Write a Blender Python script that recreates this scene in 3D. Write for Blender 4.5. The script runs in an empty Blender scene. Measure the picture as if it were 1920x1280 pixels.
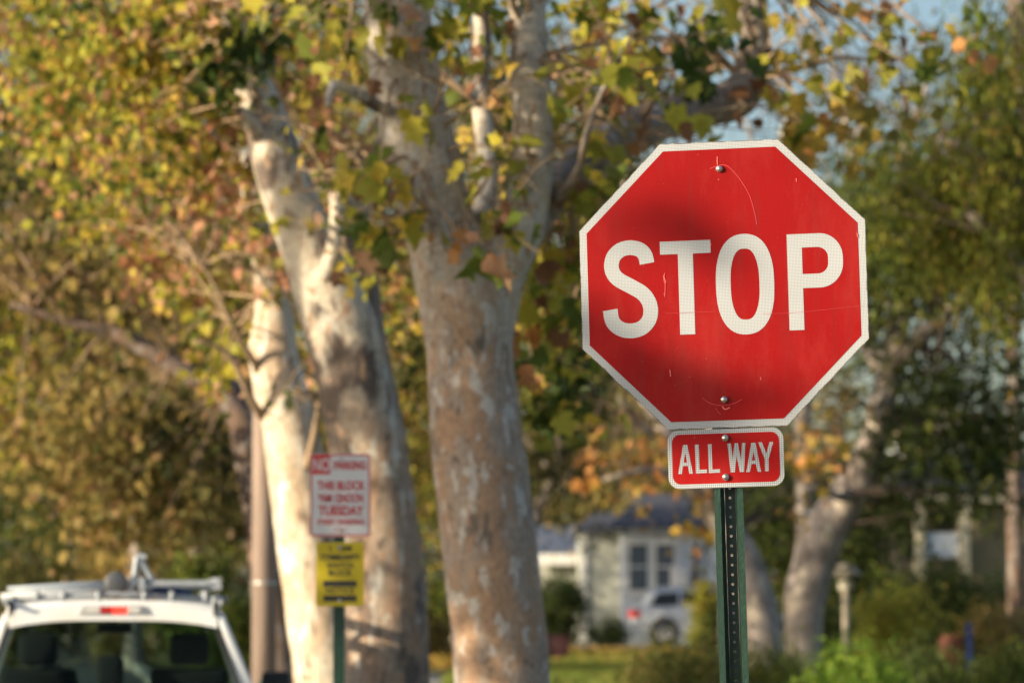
import bpy, bmesh, math, random
import numpy as np
from mathutils import Vector, Matrix, noise

# ------------------------------------------------------------------ camera, sky, sun
S = bpy.context.scene
C = S.collection
F = 7090.0                      # focal length in pixels of the 1920 px wide photograph
CAM_Z = 1.65
PITCH = math.atan(510 / F)
cam_d = bpy.data.cameras.new('camera'); cam = bpy.data.objects.new('camera', cam_d); C.objects.link(cam)
cam.location = (0, 0, CAM_Z); cam.rotation_euler = (math.pi / 2 + PITCH, 0, 0)
cam_d.sensor_width = 36; cam_d.lens = F / 1920 * 36
cam_d.clip_start = .1; cam_d.clip_end = 3000
cam_d.dof.use_dof = True; cam_d.dof.focus_distance = 9.98; cam_d.dof.aperture_fstop = 4.6
S.camera = cam

SUN_AZ = math.radians(-117)      # clockwise from +Y; the sun is low, to the left and a little behind the camera
SUN_EL = math.radians(15)
to_sun = Vector((math.sin(SUN_AZ) * math.cos(SUN_EL), math.cos(SUN_AZ) * math.cos(SUN_EL), math.sin(SUN_EL)))
W = bpy.data.worlds.new('World'); S.world = W; W.use_nodes = True
wn = W.node_tree.nodes; bg = wn['Background']
sky = wn.new('ShaderNodeTexSky'); sky.sky_type = 'NISHITA'; sky.sun_disc = False
sky.sun_elevation = SUN_EL; sky.sun_rotation = SUN_AZ % (2 * math.pi); sky.dust_density = 2.2; sky.ozone_density = 1.6
W.node_tree.links.new(sky.outputs[0], bg.inputs[0]); bg.inputs[1].default_value = 0.092
sd = bpy.data.lights.new('sun', 'SUN'); sd.energy = 4.3; sd.angle = math.radians(.55); sd.color = (1, .82, .56)
sun = bpy.data.objects.new('sun', sd); C.objects.link(sun)
sun.rotation_euler = (-to_sun).to_track_quat('-Z', 'Y').to_euler(); sun.location = to_sun * 60
vs = S.view_settings; vs.view_transform = 'Standard'; vs.look = 'None'; vs.gamma = 1; vs.exposure = 0.95
S.cycles.max_bounces = 8; S.cycles.transparent_max_bounces = 8; S.cycles.use_denoising = True
S.cycles.sample_clamp_indirect = 8

# ------------------------------------------------------------------ helpers
def at(px, py, Y):
    dx = (px - 960) / F; u = (640 - py) / F
    d = Vector((dx, math.cos(PITCH) - u * math.sin(PITCH), math.sin(PITCH) + u * math.cos(PITCH)))
    return Vector((0, 0, CAM_Z)) + d * (Y / d.y)
def ppm(Y): return F / Y

def smooth(a, b, x):
    t = min(1, max(0, (x - a) / (b - a))); return t * t * (3 - 2 * t)
def g(x, y):                     # height of the ground: a low rise beyond the street trees
    return .62 * smooth(32, 62, y) + .12 * smooth(62, 110, y)

def tag(o, label=None, cat=None, group=None, kind=None):
    if label: o['label'] = label
    if cat: o['category'] = cat
    if group: o['group'] = group
    if kind: o['kind'] = kind
    return o
def thing(name, loc, label, cat, rotz=0, group=None):
    o = bpy.data.objects.new(name, None); C.objects.link(o); o.empty_display_size = .2
    o.location = loc; o.rotation_euler = (0, 0, rotz)
    return tag(o, label, cat, group)
def put(name, me, mat, parent=None, world=False):
    o = bpy.data.objects.new(name, me); C.objects.link(o)
    if mat: me.materials.append(mat)
    if parent:
        o.parent = parent
        if world:                # the mesh is in world coordinates and the parent is unrotated
            q = parent
            while q: me.transform(Matrix.Rotation(-q.rotation_euler.z, 4, 'Z') @ Matrix.Translation(-Vector(q.location))); q = q.parent
    return o

class MB:
    def __init__(s): s.v = []; s.f = []
    def add(s, vs, fs):
        n = len(s.v); s.v += [tuple(v) for v in vs]; s.f += [tuple(i + n for i in f) for f in fs]; return s
    def box(s, a, b):
        x0, y0, z0 = a; x1, y1, z1 = b
        return s.add([(x0,y0,z0),(x1,y0,z0),(x1,y1,z0),(x0,y1,z0),(x0,y0,z1),(x1,y0,z1),(x1,y1,z1),(x0,y1,z1)],
                     [(0,3,2,1),(4,5,6,7),(0,1,5,4),(1,2,6,5),(2,3,7,6),(3,0,4,7)])
    def hexa(s, p):              # eight corners, bottom four then top four
        return s.add(p, [(0,3,2,1),(4,5,6,7),(0,1,5,4),(1,2,6,5),(2,3,7,6),(3,0,4,7)])
    def prism(s, poly, ax, a, b):   # poly in the plane normal to ax, extruded from a to b
        def P(u, w, t):
            return {'x': (t, u, w), 'y': (u, t, w), 'z': (u, w, t)}[ax]
        n = len(poly)
        vs = [P(u, w, a) for u, w in poly] + [P(u, w, b) for u, w in poly]
        fs = [tuple(range(n)), tuple(range(2*n-1, n-1, -1))] + [(i, i+n, (i+1) % n + n, (i+1) % n) for i in range(n)]
        return s.add(vs, fs)
    def flat(s, poly, y):        # a flat polygon facing -y
        return s.add([(u, y, w) for u, w in poly], [tuple(range(len(poly)))])
    def tube(s, pts, rad, k=10, cap=True):
        pts = [Vector(p) for p in pts]; n = len(pts)
        if not hasattr(rad, '__len__'): rad = [rad] * n
        up = Vector((0, 0, 1)); vs = []; fs = []
        d0 = (pts[1] - pts[0]).normalized(); a = d0.orthogonal().normalized()
        for i in range(n):
            d = (pts[min(i+1, n-1)] - pts[max(i-1, 0)]).normalized()
            a = (a - d * a.dot(d)).normalized(); b = d.cross(a)
            for j in range(k):
                t = 2 * math.pi * j / k
                vs.append(pts[i] + (a * math.cos(t) + b * math.sin(t)) * rad[i])
        for i in range(n - 1):
            for j in range(k):
                fs.append((i*k+j, i*k+(j+1) % k, (i+1)*k+(j+1) % k, (i+1)*k+j))
        if cap: fs += [tuple(range(k-1, -1, -1)), tuple(range((n-1)*k, n*k))]
        return s.add(vs, fs)
    def lathe(s, prof, c=(0, 0, 0), ax='z', k=24):
        vs = []; fs = []; n = len(prof)
        for r, h in prof:
            for j in range(k):
                t = 2 * math.pi * j / k; u, w = r * math.cos(t), r * math.sin(t)
                q = {'z': (u, w, h), 'y': (u, h, w), 'x': (h, u, w)}[ax]
                vs.append((c[0]+q[0], c[1]+q[1], c[2]+q[2]))
        for i in range(n-1):
            for j in range(k): fs.append((i*k+j, i*k+(j+1) % k, (i+1)*k+(j+1) % k, (i+1)*k+j))
        fs += [tuple(range(k-1, -1, -1)), tuple(range((n-1)*k, n*k))]
        return s.add(vs, fs)
    def build(s, name, mat, parent=None, world=False, bevel=0, seg=2, smooth=False):
        me = bpy.data.meshes.new(name); me.from_pydata(s.v, [], s.f)
        bm = bmesh.new(); bm.from_mesh(me)
        bmesh.ops.remove_doubles(bm, verts=bm.verts, dist=1e-6)
        bmesh.ops.recalc_face_normals(bm, faces=bm.faces)
        if bevel:
            es = [e for e in bm.edges if len(e.link_faces) == 2 and e.calc_face_angle(0) > .5]
            bmesh.ops.bevel(bm, geom=es, offset=bevel, segments=seg, affect='EDGES', profile=.5)
        if smooth or bevel:
            for f in bm.faces: f.smooth = True
            if not smooth or bevel:
                for e in bm.edges:
                    if len(e.link_faces) == 2 and e.calc_face_angle(0) > .7: e.smooth = False
        bm.to_mesh(me); bm.free()
        return put(name, me, mat, parent, world)

# ------------------------------------------------------------------ materials
def mat(name, col, rough=.6, metal=0, spec=.5, noise_=None, bump=None, emit=None):
    """noise_: (scale, second colour, low, high[, stretch]); bump: (scale, strength)"""
    m = bpy.data.materials.new(name); m.use_nodes = True; t = m.node_tree; b = t.nodes['Principled BSDF']
    b.inputs['Base Color'].default_value = (*col, 1); b.inputs['Roughness'].default_value = rough
    b.inputs['Metallic'].default_value = metal; b.inputs['Specular IOR Level'].default_value = spec
    tc = t.nodes.new('ShaderNodeTexCoord')
    if noise_:
        n = t.nodes.new('ShaderNodeTexNoise'); n.inputs['Scale'].default_value = noise_[0]; n.inputs['Detail'].default_value = 6
        mp = t.nodes.new('ShaderNodeMapping'); mp.inputs['Scale'].default_value = noise_[4] if len(noise_) > 4 else (1, 1, 1)
        t.links.new(tc.outputs['Object'], mp.inputs[0]); t.links.new(mp.outputs[0], n.inputs['Vector'])
        r = t.nodes.new('ShaderNodeMapRange'); r.inputs['From Min'].default_value = noise_[2]; r.inputs['From Max'].default_value = noise_[3]
        t.links.new(n.outputs[0], r.inputs[0])
        mx = t.nodes.new('ShaderNodeMix'); mx.data_type = 'RGBA'
        mx.inputs['A'].default_value = (*col, 1); mx.inputs['B'].default_value = (*noise_[1], 1)
        t.links.new(r.outputs[0], mx.inputs[0]); t.links.new(mx.outputs['Result'], b.inputs['Base Color'])
    if bump:
        n = t.nodes.new('ShaderNodeTexNoise'); n.inputs['Scale'].default_value = bump[0]; n.inputs['Detail'].default_value = 5
        t.links.new(tc.outputs['Object'], n.inputs['Vector'])
        bu = t.nodes.new('ShaderNodeBump'); bu.inputs['Strength'].default_value = bump[1]; bu.inputs['Distance'].default_value = .02
        t.links.new(n.outputs[0], bu.inputs['Height']); t.links.new(bu.outputs[0], b.inputs['Normal'])
    if emit:
        b.inputs['Emission Color'].default_value = (*emit[0], 1); b.inputs['Emission Strength'].default_value = emit[1]
    return m

def bark_mat(name, base, pale, tan, dark, scale=1.0, pale_at=.56, dark_at=.60, cream=None):
    """mottled plane-tree bark: pale, tan and dark flakes over a base colour"""
    m = bpy.data.materials.new(name); m.use_nodes = True; t = m.node_tree; b = t.nodes['Principled BSDF']
    b.inputs['Roughness'].default_value = .85; b.inputs['Specular IOR Level'].default_value = .2
    tc = t.nodes.new('ShaderNodeTexCoord')
    def nz(scl, off, detail=4, rough=.5, st=(1, 1, .42)):
        mp = t.nodes.new('ShaderNodeMapping'); mp.inputs['Scale'].default_value = st; mp.inputs['Location'].default_value = (off, off * 1.7, off * .3)
        n = t.nodes.new('ShaderNodeTexNoise'); n.inputs['Scale'].default_value = scl * scale; n.inputs['Detail'].default_value = detail
        n.inputs['Roughness'].default_value = rough; n.inputs['Distortion'].default_value = .35
        t.links.new(tc.outputs['Object'], mp.inputs[0]); t.links.new(mp.outputs[0], n.inputs['Vector']); return n
    def rng(n, a, c):
        r = t.nodes.new('ShaderNodeMapRange'); r.inputs['From Min'].default_value = a; r.inputs['From Max'].default_value = c
        t.links.new(n.outputs[0], r.inputs[0]); return r
    def mix(fac, A, B):
        x = t.nodes.new('ShaderNodeMix'); x.data_type = 'RGBA'; t.links.new(fac.outputs[0], x.inputs[0])
        for s, v in (('A', A), ('B', B)):
            if isinstance(v, tuple): x.inputs[s].default_value = (*v, 1)
            else: t.links.new(v.outputs['Result'], x.inputs[s])
        return x
    c = mix(rng(nz(3.0, 3), .46, .56), base, tan)
    if cream:                    # paler bark higher up
        sp = t.nodes.new('ShaderNodeSeparateXYZ'); t.links.new(tc.outputs['Object'], sp.inputs[0])
        nn = nz(1.6, 71, 5, .6); ma = t.nodes.new('ShaderNodeMath'); ma.operation = 'MULTIPLY_ADD'; ma.inputs[1].default_value = 3.2
        t.links.new(nn.outputs[0], ma.inputs[0]); t.links.new(sp.outputs['Z'], ma.inputs[2])
        c = mix(rng(ma, cream[1] + 1.3, cream[1] + 2.1), c, cream[0])
    c = mix(rng(nz(7, 11, 3), pale_at, pale_at + .025), c, pale)
    c = mix(rng(nz(2.2, 23, 5, .6), dark_at - .02, dark_at + .05), c, dark)
    c = mix(rng(nz(9, 31, 5, .6), .60, .66), c, dark)
    c = mix(rng(nz(12, 47, 3), .60, .63), c, tan)
    hv = t.nodes.new('ShaderNodeHueSaturation'); t.links.new(c.outputs['Result'], hv.inputs['Color'])
    rv = rng(nz(19, 83, 8, .72, (1, 1, .7)), .36, .64); rv.inputs['To Min'].default_value = .68; rv.inputs['To Max'].default_value = 1.18
    t.links.new(rv.outputs[0], hv.inputs['Value']); t.links.new(hv.outputs[0], b.inputs['Base Color'])
    n = nz(14, 5, 6, .6); bu = t.nodes.new('ShaderNodeBump'); bu.inputs['Strength'].default_value = .5; bu.inputs['Distance'].default_value = .02
    t.links.new(n.outputs[0], bu.inputs['Height']); t.links.new(bu.outputs[0], b.inputs['Normal'])
    return m

def leaf_mat(name='leaf', trans=.35):
    m = bpy.data.materials.new(name); m.use_nodes = True; t = m.node_tree; b = t.nodes['Principled BSDF']
    a = t.nodes.new('ShaderNodeAttribute'); a.attribute_name = 'leafcol'
    b.inputs['Roughness'].default_value = .55; b.inputs['Specular IOR Level'].default_value = .25
    tr = t.nodes.new('ShaderNodeBsdfTranslucent'); mx = t.nodes.new('ShaderNodeMixShader'); mx.inputs[0].default_value = trans
    tc = t.nodes.new('ShaderNodeTexCoord'); n = t.nodes.new('ShaderNodeTexNoise'); n.inputs['Scale'].default_value = 16; n.inputs['Detail'].default_value = 3
    t.links.new(tc.outputs['Object'], n.inputs['Vector']); r = t.nodes.new('ShaderNodeMapRange'); r.inputs['From Min'].default_value = .52; r.inputs['From Max'].default_value = .68; r.inputs['To Max'].default_value = .7
    t.links.new(n.outputs[0], r.inputs[0]); x = t.nodes.new('ShaderNodeMix'); x.data_type = 'RGBA'; x.blend_type = 'MULTIPLY'; x.inputs['B'].default_value = (.78, .60, .52, 1)
    t.links.new(r.outputs[0], x.inputs[0]); t.links.new(a.outputs['Color'], x.inputs['A'])
    t.links.new(x.outputs['Result'], b.inputs['Base Color']); t.links.new(x.outputs['Result'], tr.inputs[0])
    t.links.new(b.outputs[0], mx.inputs[1]); t.links.new(tr.outputs[0], mx.inputs[2])
    t.links.new(mx.outputs[0], t.nodes['Material Output'].inputs[0])
    return m

def glass_mat(name, tint=(.42, .5, .48), gloss=.12):
    m = bpy.data.materials.new(name); m.use_nodes = True; t = m.node_tree; t.nodes.remove(t.nodes['Principled BSDF'])
    tr = t.nodes.new('ShaderNodeBsdfTransparent'); tr.inputs[0].default_value = (*tint, 1)
    gl = t.nodes.new('ShaderNodeBsdfGlossy'); gl.inputs['Roughness'].default_value = .03
    fr = t.nodes.new('ShaderNodeLayerWeight'); fr.inputs[0].default_value = gloss
    mx = t.nodes.new('ShaderNodeMixShader'); t.links.new(fr.outputs['Facing'], mx.inputs[0])
    t.links.new(tr.outputs[0], mx.inputs[1]); t.links.new(gl.outputs[0], mx.inputs[2]); t.links.new(mx.outputs[0], t.nodes['Material Output'].inputs[0])
    return m

def sheeting(name, col, cell, dotcol, contrast, octagon=None):
    """retroreflective sheeting: a fine lozenge lattice; on the octagon also chipped dark edge wear"""
    m = bpy.data.materials.new(name); m.use_nodes = True; t = m.node_tree; b = t.nodes['Principled BSDF']
    b.inputs['Roughness'].default_value = .45; b.inputs['Specular IOR Level'].default_value = .18
    tc = t.nodes.new('ShaderNodeTexCoord'); sp = t.nodes.new('ShaderNodeSeparateXYZ'); t.links.new(tc.outputs['Object'], sp.inputs[0])
    def M(op, *a):
        n = t.nodes.new('ShaderNodeMath'); n.operation = op
        for i, v in enumerate(a):
            if hasattr(v, 'links'): t.links.new(v, n.inputs[i])
            else: n.inputs[i].default_value = v
        return n.outputs[0]
    X, Z = sp.outputs['X'], sp.outputs['Z']; k = 2 * math.pi / cell
    sa = M('SINE', M('MULTIPLY', M('ADD', X, Z), k)); sb = M('SINE', M('MULTIPLY', M('SUBTRACT', X, Z), k))
    fac = M('MULTIPLY', M('MULTIPLY_ADD', M('MULTIPLY', sa, sb), .5, .5), contrast)
    n1 = t.nodes.new('ShaderNodeTexNoise'); n1.inputs['Scale'].default_value = 5; n1.inputs['Detail'].default_value = 5
    t.links.new(tc.outputs['Object'], n1.inputs['Vector'])
    mx = t.nodes.new('ShaderNodeMix'); mx.data_type = 'RGBA'; mx.inputs['A'].default_value = (*col, 1); mx.inputs['B'].default_value = (*dotcol, 1)
    t.links.new(fac, mx.inputs[0])
    # slight fading and specks of dirt
    n2 = t.nodes.new('ShaderNodeTexNoise'); n2.inputs['Scale'].default_value = 130; n2.inputs['Detail'].default_value = 2
    t.links.new(tc.outputs['Object'], n2.inputs['Vector'])
    spk = M('MULTIPLY', M('GREATER_THAN', n2.outputs[0], .765), .35)
    m2 = t.nodes.new('ShaderNodeMix'); m2.data_type = 'RGBA'; t.links.new(spk, m2.inputs[0]); t.links.new(mx.outputs['Result'], m2.inputs['A'])
    lum = sum(col) / 3
    m2.inputs['B'].default_value = (.6, .45, .42, 1) if lum < .4 else (.3, .28, .26, 1)
    m3 = t.nodes.new('ShaderNodeHueSaturation'); t.links.new(m2.outputs['Result'], m3.inputs['Color'])
    t.links.new(M('MULTIPLY_ADD', n1.outputs[0], .28, .86), m3.inputs['Value'])
    out = m3.outputs[0]
    if lum < .4:
        nf = t.nodes.new('ShaderNodeTexNoise'); nf.inputs['Scale'].default_value = 2.6; nf.inputs['Detail'].default_value = 9; nf.inputs['Roughness'].default_value = .72
        mpf = t.nodes.new('ShaderNodeMapping'); mpf.inputs['Scale'].default_value = (1.6, 1, .7); t.links.new(tc.outputs['Object'], mpf.inputs[0]); t.links.new(mpf.outputs[0], nf.inputs['Vector'])
        fd = M('MULTIPLY', M('MAXIMUM', M('SUBTRACT', nf.outputs[0], .50), 0), .55)
        mf = t.nodes.new('ShaderNodeMix'); mf.data_type = 'RGBA'; t.links.new(fd, mf.inputs[0]); t.links.new(out, mf.inputs['A']); mf.inputs['B'].default_value = (.60, .16, .13, 1)
        ns = t.nodes.new('ShaderNodeTexNoise'); ns.inputs['Scale'].default_value = 34; ns.inputs['Detail'].default_value = 4
        mps = t.nodes.new('ShaderNodeMapping'); mps.inputs['Scale'].default_value = (1, 1, .09); t.links.new(tc.outputs['Object'], mps.inputs[0]); t.links.new(mps.outputs[0], ns.inputs['Vector'])
        gr = M('MULTIPLY', M('MAXIMUM', M('SUBTRACT', ns.outputs[0], .54), 0), 1.5)
        mg = t.nodes.new('ShaderNodeMix'); mg.data_type = 'RGBA'; t.links.new(gr, mg.inputs[0]); t.links.new(mf.outputs['Result'], mg.inputs['A']); mg.inputs['B'].default_value = (.16, .02, .02, 1)
        out = mg.outputs['Result']
    if octagon:
        ax, az = M('ABSOLUTE', X), M('ABSOLUTE', Z)
        d = M('MAXIMUM', M('MAXIMUM', ax, az), M('MULTIPLY', M('ADD', ax, az), .70711))
        n3 = t.nodes.new('ShaderNodeTexNoise'); n3.inputs['Scale'].default_value = 26; n3.inputs['Detail'].default_value = 8; n3.inputs['Roughness'].default_value = .7
        t.links.new(tc.outputs['Object'], n3.inputs['Vector'])
        edge = M('GREATER_THAN', M('ADD', d, M('MULTIPLY', n3.outputs[0], .011)), octagon + .0041)
        m4 = t.nodes.new('ShaderNodeMix'); m4.data_type = 'RGBA'; t.links.new(edge, m4.inputs[0]); t.links.new(out, m4.inputs['A'])
        m4.inputs['B'].default_value = (.10, .095, .085, 1); out = m4.outputs['Result']
    t.links.new(out, b.inputs['Base Color'])
    return m

M_leaf = leaf_mat('leaf', .48); M_far = leaf_mat('foliage', .38)
M_bark1 = bark_mat('bark_near', (.345, .285, .245), (.50, .475, .455), (.385, .26, .18), (.17, .14, .12), scale=2.0, pale_at=.565, dark_at=.60, cream=((.52, .47, .41), 3.4))
M_bark2 = bark_mat('bark_pale', (.37, .295, .235), (.58, .55, .50), (.40, .27, .19), (.15, .12, .105), dark_at=.56, scale=1.4, pale_at=.585, cream=((.60, .54, .45), 3.3))
M_cream_b = bark_mat('bark_cream', (.62, .55, .45), (.74, .71, .64), (.54, .42, .31), (.24, .18, .14), dark_at=.63, scale=1.1)
M_limb_d = bark_mat('bark_dark', (.15, .12, .11), (.24, .21, .20), (.19, .13, .10), (.08, .065, .06))  # darkened copy of the bark that stands in for shade on trunks
M_bark3 = bark_mat('bark_grey', (.28, .24, .22), (.42, .38, .34), (.24, .19, .16), (.12, .10, .09))
M_bark4 = bark_mat('bark_far', (.34, .30, .29), (.52, .46, .40), (.30, .25, .22), (.18, .16, .15), scale=.6)
M_twig = mat('twig', (.34, .25, .17), .9, spec=.1)
M_twig_d = mat('dark_twig', (.13, .10, .085), .9, spec=.1)
M_alu = mat('aluminium', (.62, .62, .60), .45, metal=.8, noise_=(30, (.45, .45, .44), .4, .7))
M_bolt = mat('bolt_metal', (.70, .69, .66), .33, metal=.9, noise_=(300, (.45, .43, .40), .4, .7))
M_green = mat('green_post_paint', (.008, .036, .026), .42, noise_=(60, (.014, .05, .036), .45, .75), bump=(150, .15))
M_white = mat('white_paint', (.78, .78, .76), .3)
M_black = mat('black_plastic', (.02, .02, .022), .5)
M_rubber = mat('rubber', (.025, .025, .025), .9)

# ------------------------------------------------------------------ foliage
T_MAPLE = (np.array([(0,.0,0),(.22,-.05,.02),(.50,.18,.07),(.33,.36,.03),(.55,.62,.10),(.25,.64,.03),(0,1.0,-.05),
                     (-.25,.64,.03),(-.55,.62,.10),(-.33,.36,.03),(-.50,.18,.07),(-.22,-.05,.02),(0,.35,-.03)], float),
           [(12, i, (i + 1) % 12) for i in range(12)])
T_OVAL = (np.array([(0,0,0),(.26,.3,.07),(.22,.72,.05),(0,1,-.04),(-.22,.72,.05),(-.26,.3,.07)], float), [(0,1,2,3),(0,3,4,5)])
T_FROND = (np.array([(0,0,0),(.16,.25,.03),(.12,.8,.0),(0,1.1,-.08),(-.12,.8,.0),(-.16,.25,.03)], float), [(0,1,2,3),(0,3,4,5)])

PAL = {
 'yg':   [((.38,.36,.05),4),((.27,.27,.045),4),((.11,.15,.025),4),((.50,.38,.06),3),((.45,.22,.08),1),((.40,.24,.15),1.2),((.20,.10,.05),1.6)],
 'mix':  [((.44,.39,.055),4.5),((.30,.30,.045),4.5),((.12,.15,.03),3.5),((.50,.37,.07),2.6),((.50,.30,.13),1.4),((.46,.28,.18),1.8),((.20,.10,.055),1.4),((.06,.09,.02),1.6)],
 'pink': [((.50,.28,.18),4),((.42,.20,.12),2),((.46,.38,.08),2.5),((.24,.22,.05),2),((.20,.10,.06),1.5)],
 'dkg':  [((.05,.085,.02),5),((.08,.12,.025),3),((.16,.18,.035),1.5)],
 'gold': [((.50,.36,.07),4),((.42,.28,.08),3),((.50,.24,.06),1.3),((.26,.22,.05),2)],
 'olive':[((.12,.12,.035),4),((.085,.095,.028),4),((.19,.17,.045),3),((.26,.19,.065),1.4),((.28,.20,.12),.8),((.05,.065,.02),3)],
 'tawny':[((.34,.26,.08),4),((.27,.22,.07),3),((.40,.26,.12),2),((.17,.16,.05),3)],
 'orange':[((.62,.30,.10),3),((.60,.42,.08),3),((.50,.36,.10),2),((.35,.22,.10),1)],
 'elm':  [((.19,.23,.03),4),((.12,.165,.025),4),((.28,.27,.035),3),((.07,.085,.018),3),((.26,.18,.04),1.4)],
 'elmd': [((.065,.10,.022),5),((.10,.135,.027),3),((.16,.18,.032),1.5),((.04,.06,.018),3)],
 'lime': [((.22,.36,.04),4),((.16,.28,.04),3),((.30,.40,.06),2)],
 'shrub':[((.13,.18,.035),4),((.20,.24,.04),3),((.08,.11,.025),3),((.30,.28,.06),1)],
 'hedge':[((.06,.09,.03),4),((.09,.13,.03),3),((.14,.16,.04),1)],
 'yshr': [((.36,.36,.05),4),((.26,.30,.05),3),((.42,.34,.07),1.5)],
 'hedge2':[((.14,.16,.04),4),((.20,.19,.05),3),((.09,.11,.03),2),((.30,.22,.08),1)],
 'grass':[((.16,.24,.04),4),((.22,.28,.05),3),((.30,.27,.08),1.5)],
}
def pick(rng, pal, n):
    cols = np.array([c for c, w in PAL[pal]]); w = np.array([w for c, w in PAL[pal]]); w = w / w.sum()
    return cols[rng.choice(len(cols), n, p=w)]

def leaf_mesh(name, pts, size, cols, template, rng, droop=.5, face=None):
    """one leaf-sized folded face group per point; colours are the leaves' own"""
    T, F_ = template; n = len(pts); k = len(T)
    ydir = rng.normal(size=(n, 3)); ydir[:, 2] -= droop * 2.2; ydir /= np.linalg.norm(ydir, axis=1)[:, None]
    q = rng.normal(size=(n, 3))
    xdir = np.cross(ydir, q); xdir /= np.linalg.norm(xdir, axis=1)[:, None] + 1e-9
    ndir = np.cross(xdir, ydir)
    curl = rng.uniform(-1.0, 4.0, (n, 1))
    s = size[:, None, None]
    xs = rng.uniform(.55, 1.1, (n, 1, 1))
    V = pts[:, None, :] + s * (xs * T[None, :, 0:1] * xdir[:, None, :] + T[None, :, 1:2] * ydir[:, None, :] + (T[None, :, 2:3] * curl[:, None, :]) * ndir[:, None, :])
    V = V.reshape(-1, 3)
    fk = len(F_[0]); Fa = np.array(F_)
    idx = (Fa[None] + (np.arange(n) * k)[:, None, None]).reshape(-1)
    me = bpy.data.meshes.new(name); nf = n * len(F_)
    me.vertices.add(len(V)); me.vertices.foreach_set('co', V.astype(np.float32).ravel())
    me.loops.add(nf * fk); me.loops.foreach_set('vertex_index', idx.astype(np.int32))
    me.polygons.add(nf); me.polygons.foreach_set('loop_start', np.arange(0, nf * fk, fk, dtype=np.int32))
    at_ = me.attributes.new('leafcol', 'FLOAT_COLOR', 'FACE')
    cc = np.concatenate([np.repeat(cols, len(F_), axis=0), np.ones((nf, 1))], axis=1)
    at_.data.foreach_set('color', cc.astype(np.float32).ravel())
    me.update(calc_edges=True); me.validate()
    return me

def cluster(rng, c, r, n, nclump, cr, size, pal, mono=.5, shell=0.0, zs=1.0):
    """leaf positions for an uneven ellipsoid made of leaf clumps, with gaps between them"""
    u = rng.normal(size=(nclump, 3)); u /= np.linalg.norm(u, axis=1)[:, None]
    rad = rng.uniform(shell ** 3, 1, nclump) ** (1/3)
    cc = np.array(c) + u * rad[:, None] * np.array(r)
    wt = rng.uniform(.4, 1.6, nclump); wt /= wt.sum()
    k = rng.choice(nclump, n, p=wt)
    p = cc[k] + rng.normal(size=(n, 3)) * cr * np.array([1, 1, zs]) * rng.uniform(.6, 1.3, nclump)[k][:, None]
    base = pick(rng, pal, nclump)[k]; own = pick(rng, pal, n)
    m = (rng.random(n) < mono)[:, None]
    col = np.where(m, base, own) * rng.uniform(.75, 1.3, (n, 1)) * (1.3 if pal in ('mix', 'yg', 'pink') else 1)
    sz = size * rng.uniform(.45, 1.25, n)
    return p, sz, col, cc

def pxc(px, py, Y, rx, ry, rd):
    """a cluster's centre and radii from its place in the view at distance Y"""
    return at(px, py, Y), (rx * Y / F, rd, ry * Y / F)

def build_crown(parent, specs, seed, template=T_OVAL, material=None, droop=.5, name='crown', twigs=None, twig_mat=None):
    rng = np.random.default_rng(seed); P, Z, K, CC = [], [], [], []
    for sp in specs:
        c, r = pxc(*sp['at']); p, z, k, cc = cluster(rng, c, r, sp['n'], sp['clumps'], sp['cr'], sp['size'], sp['pal'], sp.get('mono', .5), zs=sp.get('zs', 1))
        P.append(p); Z.append(z); K.append(k); CC.append((cc, sp))
    P = np.concatenate(P); Z = np.concatenate(Z); K = np.concatenate(K)
    ok = P[:, 2] > .05
    me = leaf_mesh(name, P[ok], Z[ok], K[ok], template, rng, droop)
    put(name, me, material or M_leaf, parent, world=True)
    if twigs:
        mb = MB(); r2 = random.Random(seed)
        for cc, sp in CC:
            src = [Vector(q) for q in sp.get('from', twigs)]
            sel = list(range(len(cc))); r2.shuffle(sel)
            for i in sel[:sp.get('ntw', 14)]:
                e = Vector(cc[i]); st = min(src, key=lambda q: (q - e).length + r2.uniform(0, 1.0))
                mid = (st + e) / 2 + Vector((r2.uniform(-.12, .12), r2.uniform(-.12, .12), r2.uniform(0, .25))) * (e - st).length
                pts = [(st * (1-t) + mid * t) * (1-t) + (mid * (1-t) + e * t) * t for t in [j / 7 for j in range(8)]]
                pts = [p + Vector((r2.uniform(-.02, .02), 0, r2.uniform(-.02, .02))) for p in pts]
                r0 = sp.get('tr', .014) * r2.uniform(.6, 1.5)
                mb.tube(pts, [r0 * (1 - .75 * j / 7) for j in range(8)], 5)
                for s_ in range(2):
                    j = r2.randint(3, 6); a = pts[j]; b = a + Vector((r2.uniform(-.4, .4), r2.uniform(-.3, .3), r2.uniform(-.3, .3)))
                    mb.tube([a, (a + b) / 2 + Vector((0, 0, .04)), b], [r0*.4, r0*.3, r0*.15], 4)
        if mb.v: mb.build('twigs', twig_mat or M_twig, parent, world=True, smooth=True)

def limb_pts(spec, step=.12):
    """spec: (px, py, Y, width in px) nodes -> smooth world polyline with radii"""
    nodes = [(at(a, b, y), w * y / F / 2) if not isinstance(a, Vector) else (a, b) for (a, b, y, w) in [n if len(n) == 4 else (n[0], n[1], 0, 0) for n in spec]]
    P = [n[0] for n in nodes]; R = [n[1] for n in nodes]; op = []; orr = []
    for i in range(len(P) - 1):
        p0 = P[max(i-1, 0)]; p1 = P[i]; p2 = P[i+1]; p3 = P[min(i+2, len(P)-1)]
        n = max(2, int((p2 - p1).length / step))
        for k in range(n):
            t = k / n; t2 = t*t; t3 = t2*t
            op.append(.5 * ((2*p1) + (p2-p0)*t + (2*p0-5*p1+4*p2-p3)*t2 + (3*p1-p0-3*p2+p3)*t3))
            orr.append(R[i] * (1-t) + R[i+1] * t)
    op.append(P[-1]); orr.append(R[-1]); return op, orr

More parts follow.
